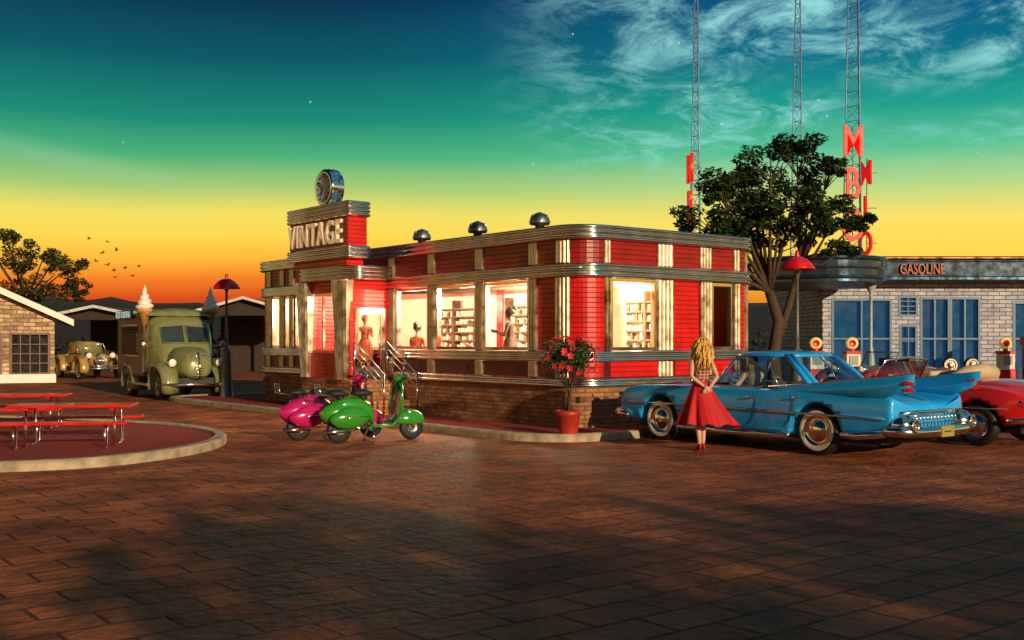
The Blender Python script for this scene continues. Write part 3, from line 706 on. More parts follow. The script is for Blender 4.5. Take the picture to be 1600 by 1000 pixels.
mb.loft([rr2(-.15,.62,.55,1.50,2.8),rr2(.3,.52,.55,1.46,2.6),rr2(.65,.42,.6,1.36,2.6),rr2(.8,.34,.62,1.24,2.6),rr2(.86,.22,.7,1.1,2.4)],0,True,True)
for s in(-1,1):
    for x,r,xx in((0,.56,1.25),(-3.0,.54,1.15)):
        rings=[]
        for k in range(13):
            a=R(-20+215*k/12); cx=x+r*math.cos(a)*xx; cz=.42+r*math.sin(a); w_=.24*(1-.25*abs(math.cos(a)))
            rings.append([(cx+dx*math.cos(a),s*.80+dy*s,cz+dx*math.sin(a)) for dx,dy in((-.04,-w_*1.6),(.03,-w_*1.5),(.1,-w_*.6),(.12,0),(.09,w_*.6),(.03,w_),(-.06,w_*1.03))])
        mb.loft(rings,0,True,True)
    mb.bx(-2.4,-.65,s*.7,s*1.02,.38,.45,0)
make(mb,'cab_and_fenders',[olive],tr)
mb=MB()
for s in(-1,1):
    for x in(0,-3.0): wheel(mb,(x,s*.8,.40),.40,.22,side=s)
mb.bx(-4,.6,-.6,.6,.35,.62,0)
make(mb,'wheels',[black,black,olive],tr)
mb=MB()
for k in range(9):
    z=.68+.07*k; wv=.30-.012*abs(k-4)**1.5
    mb.tube([(.80,-wv,z),(.90-.002*k*k,0,z),(.80,wv,z)],.014,6,0)
mb.tube([(.80,0,1.35),(.93,0,.95),(.9,0,.62)],.02,6,0)
for s in(-1,1):
    mb.ell((.42,s*.66,1.05),(.2,.13,.13),0); mb.lathe([(.13,0),(.14,.03),(.12,.05)],18,0,Tr(.55,s*.66,1.05)@Ry(R(90)))
    mb.ell((.6,s*.66,1.05),(.04,.11,.11),1)
    mb.ell((-.5,s*1.12,1.55),(.02,.09,.09),0); mb.tube([(-.6,s*.85,1.5),(-.5,s*1.12,1.55)],.012,6,0)
mb.tube([(.7,-.95,.45),(.95,-.6,.45),(1.0,0,.45),(.95,.6,.45),(.7,.95,.45)],.05,10,0)
make(mb,'chrome_trim',[chrome,white],tr)
mb=MB()
for s in(-1,1):
    mb.add([(-.535,s*.05,2.08),(-.535,s*.66,2.03),(-.325,s*.64,1.62),(-.295,s*.05,1.62)],[(0,1,2,3)],0)
    mb.add([(-1.2,s*.968,1.65),(-.75,s*.928,1.65),(-.8,s*.923,2.1),(-1.2,s*.968,2.15)],[(0,1,2,3)],0)
make(mb,'windows',[M('tinted_window',(.03,.035,.03),.06,coat=1)],tr)
mb=MB()
for s in(-1,1):
    mb.tube([(-.53,s*.04,2.1),(-.53,s*.68,2.05),(-.32,s*.66,1.6),(-.29,s*.04,1.6),(-.53,s*.04,2.1)],.02,6,0)
    mb.bx(-3.6,-1.7,s*.985,s*1.0,1.2,1.24,0); mb.bx(-3.6,-1.7,s*.985,s*1.0,2.1,2.14,0)
make(mb,'window_frames',[olive],tr)
mb=MB(); mb.bx(-3.5,-1.8,-1.0,-.984,1.26,2.08,0)
make(mb,'serving_hatch',[brickmat('hatch_panel',(.16,.08,.04),(.10,.05,.025),(.03,.02,.01),.5,.1,.01)],tr)
mb=MB(); mb.bx(-3.95,-2.15,-1.07,-1.01,2.32,2.56,0); make(mb,'name_board',[M('board_blue',(.02,.10,.14),.5)],tr)
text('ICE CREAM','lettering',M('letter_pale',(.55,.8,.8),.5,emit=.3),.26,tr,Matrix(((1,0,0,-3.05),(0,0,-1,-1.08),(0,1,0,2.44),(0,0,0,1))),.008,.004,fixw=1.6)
cone=MB()
for s in(-1,1):
    T=Tr(-1.12,s*.96,1.92)@Matrix.Scale(1.1,4)
    cone.lathe([(0,0),(.03,.0),(.15,.5),(.2,.52),(.2,.6),(.17,.61)],20,0,T)
    prof=[]
    for k in range(4):
        r=.23-.055*k; z=.60+.125*k
        prof+= [(r*.8,z),(r,z+.04),(r,z+.08),(r*.78,z+.125)]
    prof+=[(.03,1.15),(0,1.22)]
    rings=[]
    for i,(r,z) in enumerate(prof): rings.append([(r*math.cos(a),r*math.sin(a),z+.02*math.sin(a)) for a in [2*math.pi*j/20 for j in range(20)]])
    cone.loft(rings,1,False,True,T)
make(cone,'ice_cream_cones',[brickmat('waffle_cone',(.60,.34,.12),(.55,.3,.10),(.30,.14,.05),.05,.05,.006,offset=0),white],tr)

# ---------------------------------------------------------------- scooters
def scooter(loc,rz,col,nm):
    paint=M(nm,col,.2,coat=.9,var=.05)
    e=empty('scooter',loc,rz); mb=MB()
    def cow(p):
        x=p.x
        k=1-.28*max(0,x)**2-.1*max(0,-x)
        return Vector((x,p.y*k,p.z*k*(1-.12*max(0,-x)) - .16*max(0,-x)))
    mb.ell((-.53,0,.50),(.43,.165,.22),0,20,12,fn=cow)
    for s in(-1,1): mb.ell((-.50,s*.17,.42),(.35,.11,.185),0,20,12,fn=cow)
    mb.loft([[(x,w*math.cos(a),zc_+hh*math.sin(a)) for a in [math.pi*k/10 for k in range(21)][:20]] for x,w,zc_,hh in((-.75,.1,.60,.08),(-.55,.14,.62,.12),(-.3,.14,.60,.14),(-.1,.12,.5,.16),(-.04,.1,.42,.14))],0,True,True)
    path=[(-.12,.27,.17),(.1,.25,.19),(.25,.26,.19),(.36,.36,.18),(.42,.55,.21),(.45,.75,.23),(.46,.88,.20),(.455,.96,.12)]
    rings=[]
    for i,(x,z,w_) in enumerate(path):
        a=Vector(path[max(i-1,0)][:2]);b=Vector(path[min(i+1,len(path)-1)][:2]); t=(b-a).normalized(); n_=Vector((-t.y,t.x))*.018
        r=[]
        for j in range(9):
            y=-w_+2*w_*j/8; cv_=.05*(abs(y)/w_)**2*(1 if i>3 else 0)
            r.append((x+n_.x-cv_,y,z+n_.y))
        for j in range(8,-1,-1):
            y=-w_+2*w_*j/8; cv_=.05*(abs(y)/w_)**2*(1 if i>3 else 0)
            r.append((x-n_.x-cv_,y,z-n_.y))
        rings.append(r)
    mb.loft(rings,0,True,True)
    mb.tube([(.50,0,.45),(.485,0,.7),(.465,0,.98)],[.05,.055,.06],12,0)
    def fen(p): return Vector((p.x,p.y*(1-.25*abs(p.x)),max(p.z,-.35)))
    mb.ell((.66,0,.33),(.27,.105,.17),0,20,12,fn=fen)
    mb.ell((.47,0,1.02),(.12,.10,.07),0,16,10)
    mb.tube([(.46,-.14,1.03),(.46,0,1.02),(.46,.14,1.03)],.035,10,0)
    make(mb,'bodywork',[paint],e)
    mb=MB()
    for x in(.68,-.62):
        mb.lathe([(.1,-.045),(.17,-.045),(.205,-.03),(.215,0),(.205,.03),(.17,.045),(.1,.045)],28,0,Tr(x,0,.215)@Rx(R(90)))
        mb.lathe([(.115,-.046),(.08,-.02),(.03,-.035),(0,-.035)],20,1,Tr(x,0,.215)@Rx(R(90))); mb.lathe([(.115,.046),(.08,.02),(.03,.035),(0,.035)],20,1,Tr(x,0,.215)@Rx(R(90)))
    def seat(p): return Vector((p.x,p.y*(1-.25*max(0,p.x)),p.z if p.z>0 else p.z*.7))
    mb.ell((-.22,0,.80),(.20,.13,.075),0,16,8,fn=seat); mb.ell((-.63,0,.80),(.20,.13,.075),0,16,8,fn=seat)
    for x in(-.2,-.6): mb.tube([(x,0,.7),(x,0,.76)],.07,10,0)
    for s in(-1,1): mb.tube([(.46,s*.16,1.03),(.42,s*.34,1.04)],.022,8,0)
    make(mb,'tyres_and_seat',[black,chrome],e)
    mb=MB()
    mb.lathe([(.085,0),(.09,.03),(.075,.045)],18,0,Tr(.555,0,1.03)@Ry(R(90)))
    mb.ell((.59,0,1.03),(.02,.072,.072),1)
    for s in(-1,1):
        mb.tube([(.45,s*.18,1.05),(.42,s*.24,1.25)],.006,6,0); mb.ell((.42,s*.26,1.28),(.015,.055,.04),0)
        mb.tube([(.47,s*.18,1.04),(.52,s*.32,1.01)],.007,6,0)
        mb.tube([(.68,s*.07,.215),(.64,s*.05,.45),(.5,0,.55)],.018,8,0)
        mb.tube([(-.2,s*.25,.44),(-.5,s*.285,.43),(-.82,s*.2,.37)],.006,6,0)
    mb.tube([(-.05,-.1,.26),(-.1,-.2,.01)],.012,6,0); mb.tube([(-.05,.1,.26),(-.1,.2,.01)],.012,6,0); mb.tube([(-.1,-.2,.01),(-.1,.2,.01)],.012,6,0)
    for y in(-.1,0,.1): mb.tube([(-.76,y,.76),(-.98,y,.80),(-1.0,y,.95)],.008,6,0)
    mb.tube([(-1.0,-.12,.95),(-1.0,.12,.95)],.008,6,0); mb.tube([(-.98,-.12,.80),(-.98,.12,.80)],.008,6,0)
    mb.tube([(.36,.18,.37),(.38,.215,.56),(.4,.235,.75),(.41,.20,.89),(.45,.1,.975),(.45,-.1,.975),(.41,-.20,.89),(.4,-.235,.75),(.38,-.215,.56),(.36,-.18,.37)],.01,6,0)
    mb.tube([(-.3,-.14,.24),(-.7,-.16,.2),(-.95,-.16,.2)],[.02,.035,.03],8,0)
    make(mb,'metal_fittings',[chrome,white],e)
    mb=MB(); mb.ell((-.93,0,.50),(.03,.05,.03),0); make(mb,'tail_light',[MATS['tail_lens']],e)
    return e
scooter((-2.27,18.15,0),R(32),(.03,.26,.018),'green_scooter_paint')
scooter((-3.0,18.55,0),R(32),(.50,.008,.14),'magenta_scooter_paint')

# ---------------------------------------------------------------- street lamps
def lamp(loc,rz=0):
    e=empty('street_lamp',loc,rz); mb=MB()
    mb.lathe([(.24,0),(.24,.06),(.20,.1),(.17,.3),(.11,1.3),(.12,1.34),(.12,1.4),(.05,1.44),(.04,2.0),(.035,3.05),(.06,3.08),(.06,3.14)],20,0)
    make(mb,'post',[M('lamp_post_grey',(.13,.14,.14),.45,metal=.4)],e)
    mb=MB()
    mb.lathe([(.05,3.40),(.12,3.385),(.22,3.33),(.31,3.24),(.37,3.15),(.385,3.12),(.36,3.13),(.28,3.21),(.13,3.29),(.0,3.30)],28,0)
    mb.lathe([(0,3.54),(.02,3.53),(.045,3.49),(.04,3.45),(.05,3.42),(.05,3.39)],14,0)
    make(mb,'shade',[redpaint],e); mb=MB(); mb.ell((0,0,3.17),(.09,.09,.09),0); make(mb,'globe',[white],e)
lamp((-8.0,30.9,.0)); lamp((6.05,23.4,.05)); lamp((20.2,62,0))

# ---------------------------------------------------------------- picnic island + tables
kerbed('picnic_island',[(-14,12.9),(-10,13.2),(-7.4,13.6),(-5.6,14.25),(-4.75,15.6),(-4.55,17.3),(-5.1,19.1),(-6.8,21.0),(-10.2,22.6),(-14,23.6),(-17,22),(-17.5,16)],6)
def picnic(loc,rz):
    e=empty('picnic_table',loc,rz); mb=MB()
    for k in range(5): mb.box((0,-.30+.15*k,.60),(1.75,.135,.04),0)
    for s in(-1,1):
        for k in(0,1): mb.box((0,s*(.62+.14*k),.38),(1.75,.125,.04),0)
    for x in(-.6,.6): mb.box((x,0,.56),(.06,.7,.035),0)
    make(mb,'planks',[redpaint],e,bevel=.008)
    mb=MB()
    for x in(-.62,.62):
        for s in(-1,1):
            mb.tube([(x-.05,s*.58,.36),(x-.05,s*.60,.03),(x-.05,s*.66,.01),(x-.05,s*.74,.03),(x-.05,s*.76,.36)],.014,8,0)
            mb.tube([(x,s*.25,.58),(x,s*.32,.02),(x,s*.12,.02)],.016,8,0)
        mb.tube([(x,-.76,.345),(x,.76,.345)],.014,8,0)
    make(mb,'tubular_legs',[chrome],e)
picnic((-6.55,16.5,.09),R(10)); picnic((-8.8,19.6,.09),R(10))

# ---------------------------------------------------------------- foliage helpers
def leafcloud(mb,c,r,n,size,mis=(0,),flat=.4):
    for _ in range(n):
        while True:
            p=Vector((random.uniform(-1,1),random.uniform(-1,1),random.uniform(-1,1)))
            if .2<p.length<1: break
        q=Vector((c[0]+p.x*r[0],c[1]+p.y*r[1],c[2]+p.z*r[2]))
        s=size*random.uniform(.6,1.3)
        a=Vector((random.gauss(0,1),random.gauss(0,1),random.gauss(0,flat))).normalized(); b=a.cross(Vector((random.gauss(0,.6),random.gauss(0,.6),1))).normalized()
        mi=random.choice(mis)
        mb.add([q-a*s*.5,q+b*s*.24,q+a*s*.5,q-b*s*.24],[(0,1,2,3)],mi)
bark=M('bark',(.07,.04,.025),.9,var=.4,vs=12,bump=.6,bs=20)
lf1=M('leaf_dark',(.010,.035,.010),.6); lf2=M('leaf_green',(.025,.08,.014),.6); lf3=M('leaf_warm',(.07,.08,.016),.6)
random.seed(21)
mb=MB()
trunk=[(7.2,30,0),(7.1,30,1.2),(7.25,30,2.2),(7.0,30,3.0)]
mb.tube(trunk,[.24,.17,.15,.13],10,0)
mb.tube([(7.2,30,1.6),(7.55,30.1,2.6),(7.9,30.2,3.8),(8.1,30,4.6)],[.12,.1,.07,.04],8,0)
clumps=[(6.9,6.7,.9,.4),(7.7,6.75,.75,.34),(6.0,5.85,.85,.36),(6.8,5.9,.8,.36),(7.9,6.05,.8,.36),(8.75,5.45,.6,.32),(5.2,5.0,.8,.32),(6.3,5.1,.85,.32),(7.5,5.3,.9,.34),(8.5,4.7,.8,.32),(5.0,4.3,.65,.24),(6.2,4.4,.8,.28),(7.5,4.5,.8,.28),(9.0,4.15,.55,.2),(6.3,6.35,.6,.34),(5.6,4.65,.6,.25),(8.2,5.25,.55,.25),(4.75,4.65,.35,.2),(9.2,4.85,.35,.2),(5.5,5.6,.4,.25),(8.5,6.3,.35,.2),(7.2,4.9,.6,.25),(6.6,5.5,.6,.25)]
for cx,cz,rx,rz_ in clumps:
    cy=30+random.uniform(-.9,.9); root=Vector(trunk[3]) if cx<7.6 else Vector((7.9,30.2,3.8))
    mid=root.lerp(Vector((cx,cy,cz)),.5)+Vector((0,0,-.25)); mb.tube([root,mid,Vector((cx,cy,cz))],[.075,.045,.015],6,0)
    for _ in range(8):
        sx=cx+random.uniform(-.95,.95)*rx; sy=cy+random.uniform(-.9,.9)*rx; sz=cz+random.uniform(-.8,.8)*rz_
        mb.tube([mid.lerp(Vector((cx,cy,cz)),.6),(sx,sy,sz)],[.02,.008],5,0)
        leafcloud(mb,(sx,sy,sz),(rx*.44,rx*.44,rz_*.55),105,.17,(1,1,1,2,2,3))
make(mb,'leafy_tree',[bark,lf1,lf2,lf3],recalc=False)
random.seed(5); mb=MB()
mb.tube([(-25,56,0),(-24.9,56,2.2),(-24.7,56,3.6)],[.28,.2,.16],8,0)
for cx,cz,rx,rz_ in((-25.2,6.3,.9,.5),(-24.1,6.0,.9,.4),(-23.1,5.9,.7,.4),(-22.2,5.4,.75,.35),(-23.4,5.1,1,.4),(-24.7,5.3,.9,.4),(-26,5.6,.9,.5),(-26.6,6.8,.9,.5),(-22.4,4.6,.8,.35),(-23.9,4.2,1,.4),(-25.6,7.0,.6,.35),(-25.3,4.4,.9,.4),(-23.0,4.2,.8,.35),(-21.9,4.0,.6,.3)):
    cy=56+random.uniform(-.8,.8); root=Vector((-24.7,56,3.6)); mid=root.lerp(Vector((cx,cy,cz)),.5); mb.tube([root,mid,(cx,cy,cz)],[.09,.05,.02],6,0)
    for _ in range(8):
        c=(cx+random.uniform(-.9,.9)*rx,cy+random.uniform(-.7,.7)*rx,cz+random.uniform(-.8,.8)*rz_); leafcloud(mb,c,(rx*.4,rx*.4,rz_*.55),60,.22,(1,1,3,4))
make(mb,'leafy_tree',[bark,lf1,lf2,lf3,M('leaf_backlit_orange',(.12,.06,.015),.6)],recalc=False)  # orange backlight painted into part of the leaf colour
random.seed(9); mb=MB()
for i in range(60):
    x=-45+i*1.7+random.uniform(-.6,.6); y=85+random.uniform(-4,4); hh=random.uniform(1.2,2.4)
    leafcloud(mb,(x,y,hh*.6),(1.4,1.4,hh*.7),70,.5,(0,1))
make(mb,'distant_bushes',[lf1,M('bush_brown',(.025,.018,.010),.8)],recalc=False)
# unseen tree row added behind the viewer to cast shadow over the foreground
random.seed(14); mb=MB()
for i in range(27):
    x=-16+i*2.5+random.uniform(-.4,.4); y=-12+random.uniform(-1,1); H=6.2+random.uniform(-1.0,.7)
    mb.tube([(x,y,0),(x+.1,y,H*.5),(x,y,H*.8)],[.2,.15,.06],8,0)
    for k in range(9):
        c=(x+random.uniform(-1.3,1.3),y+random.uniform(-1,1),H*random.uniform(.22,.88)); leafcloud(mb,c,(1.3,1.2,.8),180,.5,(1,2))
make(mb,'shadow_caster_trees',[bark,lf1,lf2],recalc=False)

# potted flowering shrub
e=empty('potted_flower_shrub',(.93,18.2,.095)); mb=MB()
mb.lathe([(0,0),(.14,0),(.15,.02),(.195,.32),(.215,.33),(.215,.41),(.19,.41),(.18,.36),(0,.35)],28,0); make(mb,'pot',[M('terracotta_red',(.42,.03,.02),.5,var=.2)],e)
random.seed(3); mb=MB()
for k in range(3):
    a=k*2.1; mb.tube([(.03*math.cos(a),.03*math.sin(a),.34),(.05*math.cos(a+1),.05*math.sin(a+1),.6),(.06*math.cos(a+2),.06*math.sin(a+2),.85),(.2*math.cos(a+2.2),.2*math.sin(a+2.2),1.1)],[.02,.016,.013,.008],7,0)
for k in range(16):
    a=random.uniform(0,6.28); mb.tube([(0.02*math.cos(a),.02*math.sin(a),.8),(.4*math.cos(a),.35*math.sin(a),random.uniform(1.0,1.5))],[.009,.004],5,0)
for k in range(32):
    a=random.uniform(0,6.28); r_=random.uniform(0,.40); c=(r_*math.cos(a),r_*math.sin(a),1.25+random.uniform(-.22,.24)); leafcloud(mb,c,(.15,.15,.11),55,.085,(1,2,3))
make(mb,'stems_and_leaves',[bark,lf1,lf2,M('leaf_fresh',(.06,.16,.025),.5)],e,recalc=False)
mb=MB()
for k in range(80):
    a=random.uniform(0,6.28); ph=random.uniform(-.7,1.4); rr_=random.uniform(.85,1.05)
    n_=Vector((math.cos(a)*math.cos(ph),math.sin(a)*math.cos(ph),math.sin(ph)))
    c=Vector((n_.x*.52*rr_,n_.y*.45*rr_,1.27+n_.z*.36*rr_))
    q=n_.to_track_quat('Z','Y').to_matrix().to_4x4(); T=Tr(*c)@q
    for j in range(5):
        b=j*2*math.pi/5+k; s=.05
        mb.add([(0,0,0),(s*math.cos(b-.5),s*math.sin(b-.5),.015),(s*1.25*math.cos(b),s*1.25*math.sin(b),.02),(s*math.cos(b+.5),s*math.sin(b+.5),.015)],[(0,1,2,3)],0,False,T)
make(mb,'flowers',[M('red_petal',(.60,.02,.03),.5)],e,recalc=False)

# ---------------------------------------------------------------- left house & sheds
def wallopen(mb,x0,x1,z0,z1,y0,y1,ops,mi=0):
    xs=sorted({x0,x1,*[o[0] for o in ops],*[o[1] for o in ops]}); zs=sorted({z0,z1,*[o[2] for o in ops],*[o[3] for o in ops]})
    for i in range(len(xs)-1):
        for j in range(len(zs)-1):
            cx=(xs[i]+xs[i+1])/2; cz=(zs[j]+zs[j+1])/2
            if any(o[0]<cx<o[1] and o[2]<cz<o[3] for o in ops): continue
            mb.bx(xs[i],xs[i+1],y0,y1,zs[j],zs[j+1],mi)
e=empty('stone_house',(-18.25,44,0),R(23))
ops=[(-1.6,-.2,.4,1.9),(-3.8,-1.95,.4,1.9),(-8,-6,.4,1.9)]
mb=MB(); wallopen(mb,-13,0,0,2.55,0,.3,ops); mb.add([(-13,0,2.55),(0,0,2.55),(-6.5,0,5.6)],[(0,1,2)],0); mb.bx(-.3,0,.3,8.89,0,2.55,0); mb.bx(-13,-12.7,.3,8.89,0,2.55,0); mb.bx(-13,0,8.9,9.1,0,2.55,0)
make(mb,'stone_walls',[stone],e)
mb=MB()
sl=math.atan2(3.05,6.5)
for s in(-1,1):
    a=Vector((-6.5,0,5.75)); b=Vector((-6.5+s*7.2,0,5.75-7.2*math.tan(sl)))
    mb.add([(a.x,-.5,a.z),(b.x,-.5,b.z),(b.x,9.5,b.z),(a.x,9.5,a.z),(a.x,-.5,a.z+.1),(b.x,-.5,b.z+.1),(b.x,9.5,b.z+.1),(a.x,9.5,a.z+.1)],[(0,1,2,3),(4,5,6,7),(0,1,5,4),(1,2,6,5),(2,3,7,6)],0)
    mb.add([(a.x,-.56,a.z-.12),(b.x,-.56,b.z-.12),(b.x,-.56,b.z+.13),(a.x,-.56,a.z+.13),(a.x,-.5,a.z-.12),(b.x,-.5,b.z-.12),(b.x,-.5,b.z+.13),(a.x,-.5,a.z+.13)],[(0,1,2,3),(4,5,6,7),(0,1,5,4),(3,2,6,7),(1,2,6,5)],1)
    mb.add([(a.x,-.5,a.z-.1),(b.x,-.5,b.z-.1),(b.x,.0,b.z-.1),(a.x,.0,a.z-.1)],[(0,1,2,3)],1)
make(mb,'gable_roof',[M('roof_shingle',(.09,.07,.07),.8,bump=.4,bs=12),white],e)
mb=MB(); mb.bx(-13.05,.05,-.06,-.004,0,.34,0)
make(mb,'white_plinth',[white],e)
mb=MB()
for a,b,c,d_ in ops:
    mb.bx(a,b,.2,.22,c,d_,1)
    for x in (a,b): mb.bx(x-.05,x+.05,-.03,.1,c-.05,d_+.05,0)
    mb.bx(a-.05,b+.05,-.035,.1,c-.08,c,0); mb.bx(a-.05,b+.05,-.035,.1,d_,d_+.08,0)
    n_=max(2,int((b-a)/.32))
    for k in range(1,n_): mb.bx(a+(b-a)*k/n_-.02,a+(b-a)*k/n_+.02,.02,.08,c,d_,0)
    for k in(1,2,3): mb.bx(a,b,.025,.075,c+(d_-c)*k/4-.018,c+(d_-c)*k/4+.018,0)
make(mb,'windows',[M('window_brown',(.13,.055,.03),.5),M('window_dark',(.02,.02,.022),.08)],e)
def shed(loc,w,zr,ze,dp=6):
    e=empty('carport',loc); mb=MB()
    for s in(-1,1):
        mb.add([(0,-.3,zr),(s*w,-.3,ze),(s*w,dp,ze),(0,dp,zr),(0,-.3,zr+.06),(s*w,-.3,ze+.06),(s*w,dp,ze+.06),(0,dp,zr+.06)],[(0,1,2,3),(4,5,6,7),(1,2,6,5)],0)
        mb.add([(0,-.34,zr-.05),(s*w,-.34,ze-.05),(s*w,-.34,ze+.09),(0,-.34,zr+.09)],[(0,1,2,3)],1)
        mb.bx(s*w*.92-.06,s*w*.92+.06,-.1,.02,0,ze,2)
    mb.add([(-w*.95,dp-.2,0),(w*.95,dp-.2,0),(w*.95,dp-.2,ze),(0,dp-.2,zr),(-w*.95,dp-.2,ze)],[(0,1,2,3,4)],2)
    mb.add([(-w*.95,.2,ze*.97),(w*.95,.2,ze*.97),(0,.2,zr)],[(0,1,2)],2)
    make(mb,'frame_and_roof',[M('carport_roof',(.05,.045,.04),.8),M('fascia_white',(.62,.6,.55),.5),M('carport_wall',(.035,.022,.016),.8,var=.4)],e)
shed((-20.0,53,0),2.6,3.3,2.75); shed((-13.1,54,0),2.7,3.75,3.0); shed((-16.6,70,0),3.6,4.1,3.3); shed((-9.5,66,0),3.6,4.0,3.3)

# ---------------------------------------------------------------- birds
birdm=M('bird_dark',(.01,.01,.012),.8)
for (px,py) in((139,373),(168,378),(182,391),(160,395),(150,408),(138,412),(168,414),(178,423),(180,433),(196,419),(217,416),(207,431)):
    Y=60+random.uniform(-6,6); X=(px-800)/1723*Y; Z=1.65+(533-py)/1723*Y
    mb=MB(); f=random.uniform(.02,.14)
    mb.ell((0,0,0),(.03,.10,.028),0,8,6); mb.add([(0,.11,0),(.03,.16,.0),(-.03,.16,0),(0,.17,-.02)],[(0,1,3),(0,3,2)],0); mb.add([(0,-.08,0),(.04,-.18,0),(-.04,-.18,0)],[(0,1,2)],0)
    for s in(-1,1):
        mb.add([(0,.05,.01),(s*.13,.06,f),(s*.27,-.02,f*.4),(s*.14,-.01,f*.9),(0,-.02,.01)],[(0,1,3,4),(1,2,3)],0)
    make(mb,'bird',[birdm],None,(X,Y,Z),(R(random.uniform(-10,25)),R(random.uniform(-20,20)),R(random.uniform(-110,-40))),recalc=False)

# ---------------------------------------------------------------- lattice towers
towm=M('tower_steel',(.14,.27,.50),.4,metal=.2)
def tower(loc,wb,wt,H,rz=.3):
    e=empty('lattice_tower',loc,rz); mb=MB()
    def leg(k,z): 
        r=(wb+(wt-wb)*z/H); a=k*2*math.pi/3+.5; return Vector((r*math.cos(a),r*math.sin(a),z))
    for k in range(3): mb.tube([leg(k,0),leg(k,H)],.036,6,0)
    z=0
    while z<H-1:
        stp=.8
        for k in range(3):
            mb.tube([leg(k,z),leg((k+1)%3,z+stp)],.018,4,0,cap=False); mb.tube([leg(k,z+stp),leg((k+1)%3,z+stp)],.018,4,0,cap=False)
        z+=stp
    make(mb,'lattice',[towm],e); return e
tower((10.05,60,0),.50,.03,24); tower((15.6,60,0),.55,.05,26); tower((18.65,60,0),.75,.15,30)
neon=M('neon_red',(.70,.008,.006),.4,emit=.35,ecol=(1,.02,.01))
def vsign(name,items,X,Y,rz,size):
    e=empty(name,(X,Y,0),rz)
    for ch,z in items:
        T=Matrix(((1,0,0,0),(0,0,-1,0),(0,1,0,z),(0,0,0,1)))
        text(ch,'letter_'+ch.lower(),neon,size,e,T,.08,.02,sx=.64)
    mb=MB(); zs=[z for _,z in items]; mb.tube([(0,.12,min(zs)-.8),(0,.12,max(zs)+.8)],.03,6,0)
    for z in zs: mb.tube([(0,.12,z),(.3,.6,z)],.025,5,0)
    make(mb,'mount',[towm],e)
z=lambda py,Y:1.65+(533-py)/1723*Y
vsign('vertical_sign',[('M',z(220,59)),('B',z(286,59)),('O',z(352,59))],(1333-800)/1723*59,59,0,2.4)
vsign('vertical_sign',[('M',z(270,61.5)),('I',z(325,61.5)),('O',z(380,61.5))],(1352-800)/1723*61.5,61.5,R(-58),1.9)
vsign('vertical_sign',[('M',z(263,59.5)),('B',z(320,59.5)),('O',z(375,59.5))],(1078-800)/1723*59.5,59.5,R(-84),2.2)

# ---------------------------------------------------------------- gas station
gs=empty('gas_station',(0,38,0))
canb=M('canopy_blue',(.02,.05,.11),.2,metal=.5,coat=.5)
bandm=M('canopy_band',(.06,.13,.24),.2,metal=.8); copm=M('coping_copper',(.35,.16,.08),.3,metal=1); soff=M('canopy_soffit',(.12,.16,.2),.5)
mb=MB()
def csweep(CR,prof,mi): mb.loft([[(x,y,zz_) for x,y in rrect(*CR,off,10)] for off,zz_ in prof],mi,False,False)
CR=(7.7,-5.6,11.45,1.0,1.85)
csweep(CR,[(0,3.42),(0,3.5)],1); csweep(CR,ribs(3.5,3.62,1,.05,.06),1); csweep(CR,[(0,3.62),(0,3.80)],0); csweep(CR,ribs(3.80,3.87,1,.03,.03),1); csweep(CR,[(0,3.87),(0,4.05)],0); csweep(CR,ribs(4.05,4.2,1,.05,.06),1)
rp=rrect(*CR,0,10); mb.add([(x,y,3.42) for x,y in rp],[tuple(range(len(rp)))],2); mb.add([(x,y,4.15) for x,y in rp],[tuple(range(len(rp)))],0)
make(mb,'canopy',[canb,bandm,soff],gs)
mb=MB()
CF=(11.0,-1.0,30,7,.5)
csweep(CF,[(0,3.72),(0,3.80)],1); csweep(CF,[(0,3.80),(0,4.36)],0); csweep(CF,ribs(4.36,4.5,1,.04,.05),3); csweep(CF,ribs(3.80,3.84,1,.01,.02),1); csweep(CF,ribs(4.30,4.34,1,.01,.02),1)
rp=rrect(*CF,0,10); mb.add([(x,y,3.72) for x,y in rp],[tuple(range(len(rp)))],2); mb.add([(x,y,4.45) for x,y in rp],[tuple(range(len(rp)))],0)
make(mb,'roof_fascia',[canb,bandm,soff,copm],gs)
ops=[(11.05,13.05,.7,3.1),(13.35,13.95,2.5,3.2),(13.38,13.93,.0,2.2),(14.1,15.05,.5,3.15),(15.12,16.1,.5,3.15),(17.3,20,.0,3.0)]
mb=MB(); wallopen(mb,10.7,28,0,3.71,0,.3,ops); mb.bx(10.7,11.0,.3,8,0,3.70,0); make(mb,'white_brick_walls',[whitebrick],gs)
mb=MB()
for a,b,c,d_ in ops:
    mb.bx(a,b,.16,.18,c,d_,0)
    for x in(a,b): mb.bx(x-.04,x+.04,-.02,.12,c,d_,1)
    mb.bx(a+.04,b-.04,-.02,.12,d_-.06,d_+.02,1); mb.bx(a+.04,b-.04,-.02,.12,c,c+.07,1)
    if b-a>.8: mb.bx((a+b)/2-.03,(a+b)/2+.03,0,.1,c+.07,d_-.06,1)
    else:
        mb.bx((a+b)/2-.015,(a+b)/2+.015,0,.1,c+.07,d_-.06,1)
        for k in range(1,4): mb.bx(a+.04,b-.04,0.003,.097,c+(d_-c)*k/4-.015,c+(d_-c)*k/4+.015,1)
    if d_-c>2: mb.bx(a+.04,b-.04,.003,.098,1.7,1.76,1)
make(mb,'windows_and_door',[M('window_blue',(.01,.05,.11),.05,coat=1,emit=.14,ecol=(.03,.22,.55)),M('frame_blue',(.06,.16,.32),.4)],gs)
text('GASOLINE','gasoline_lettering',M('gasoline_red',(.30,.01,.01),.4),.50,gs,Matrix(((1,0,0,13.75),(0,0,-1,-1.06),(0,1,0,4.07),(0,0,0,1))),.03,.008,fixw=1.5)
mb=MB()
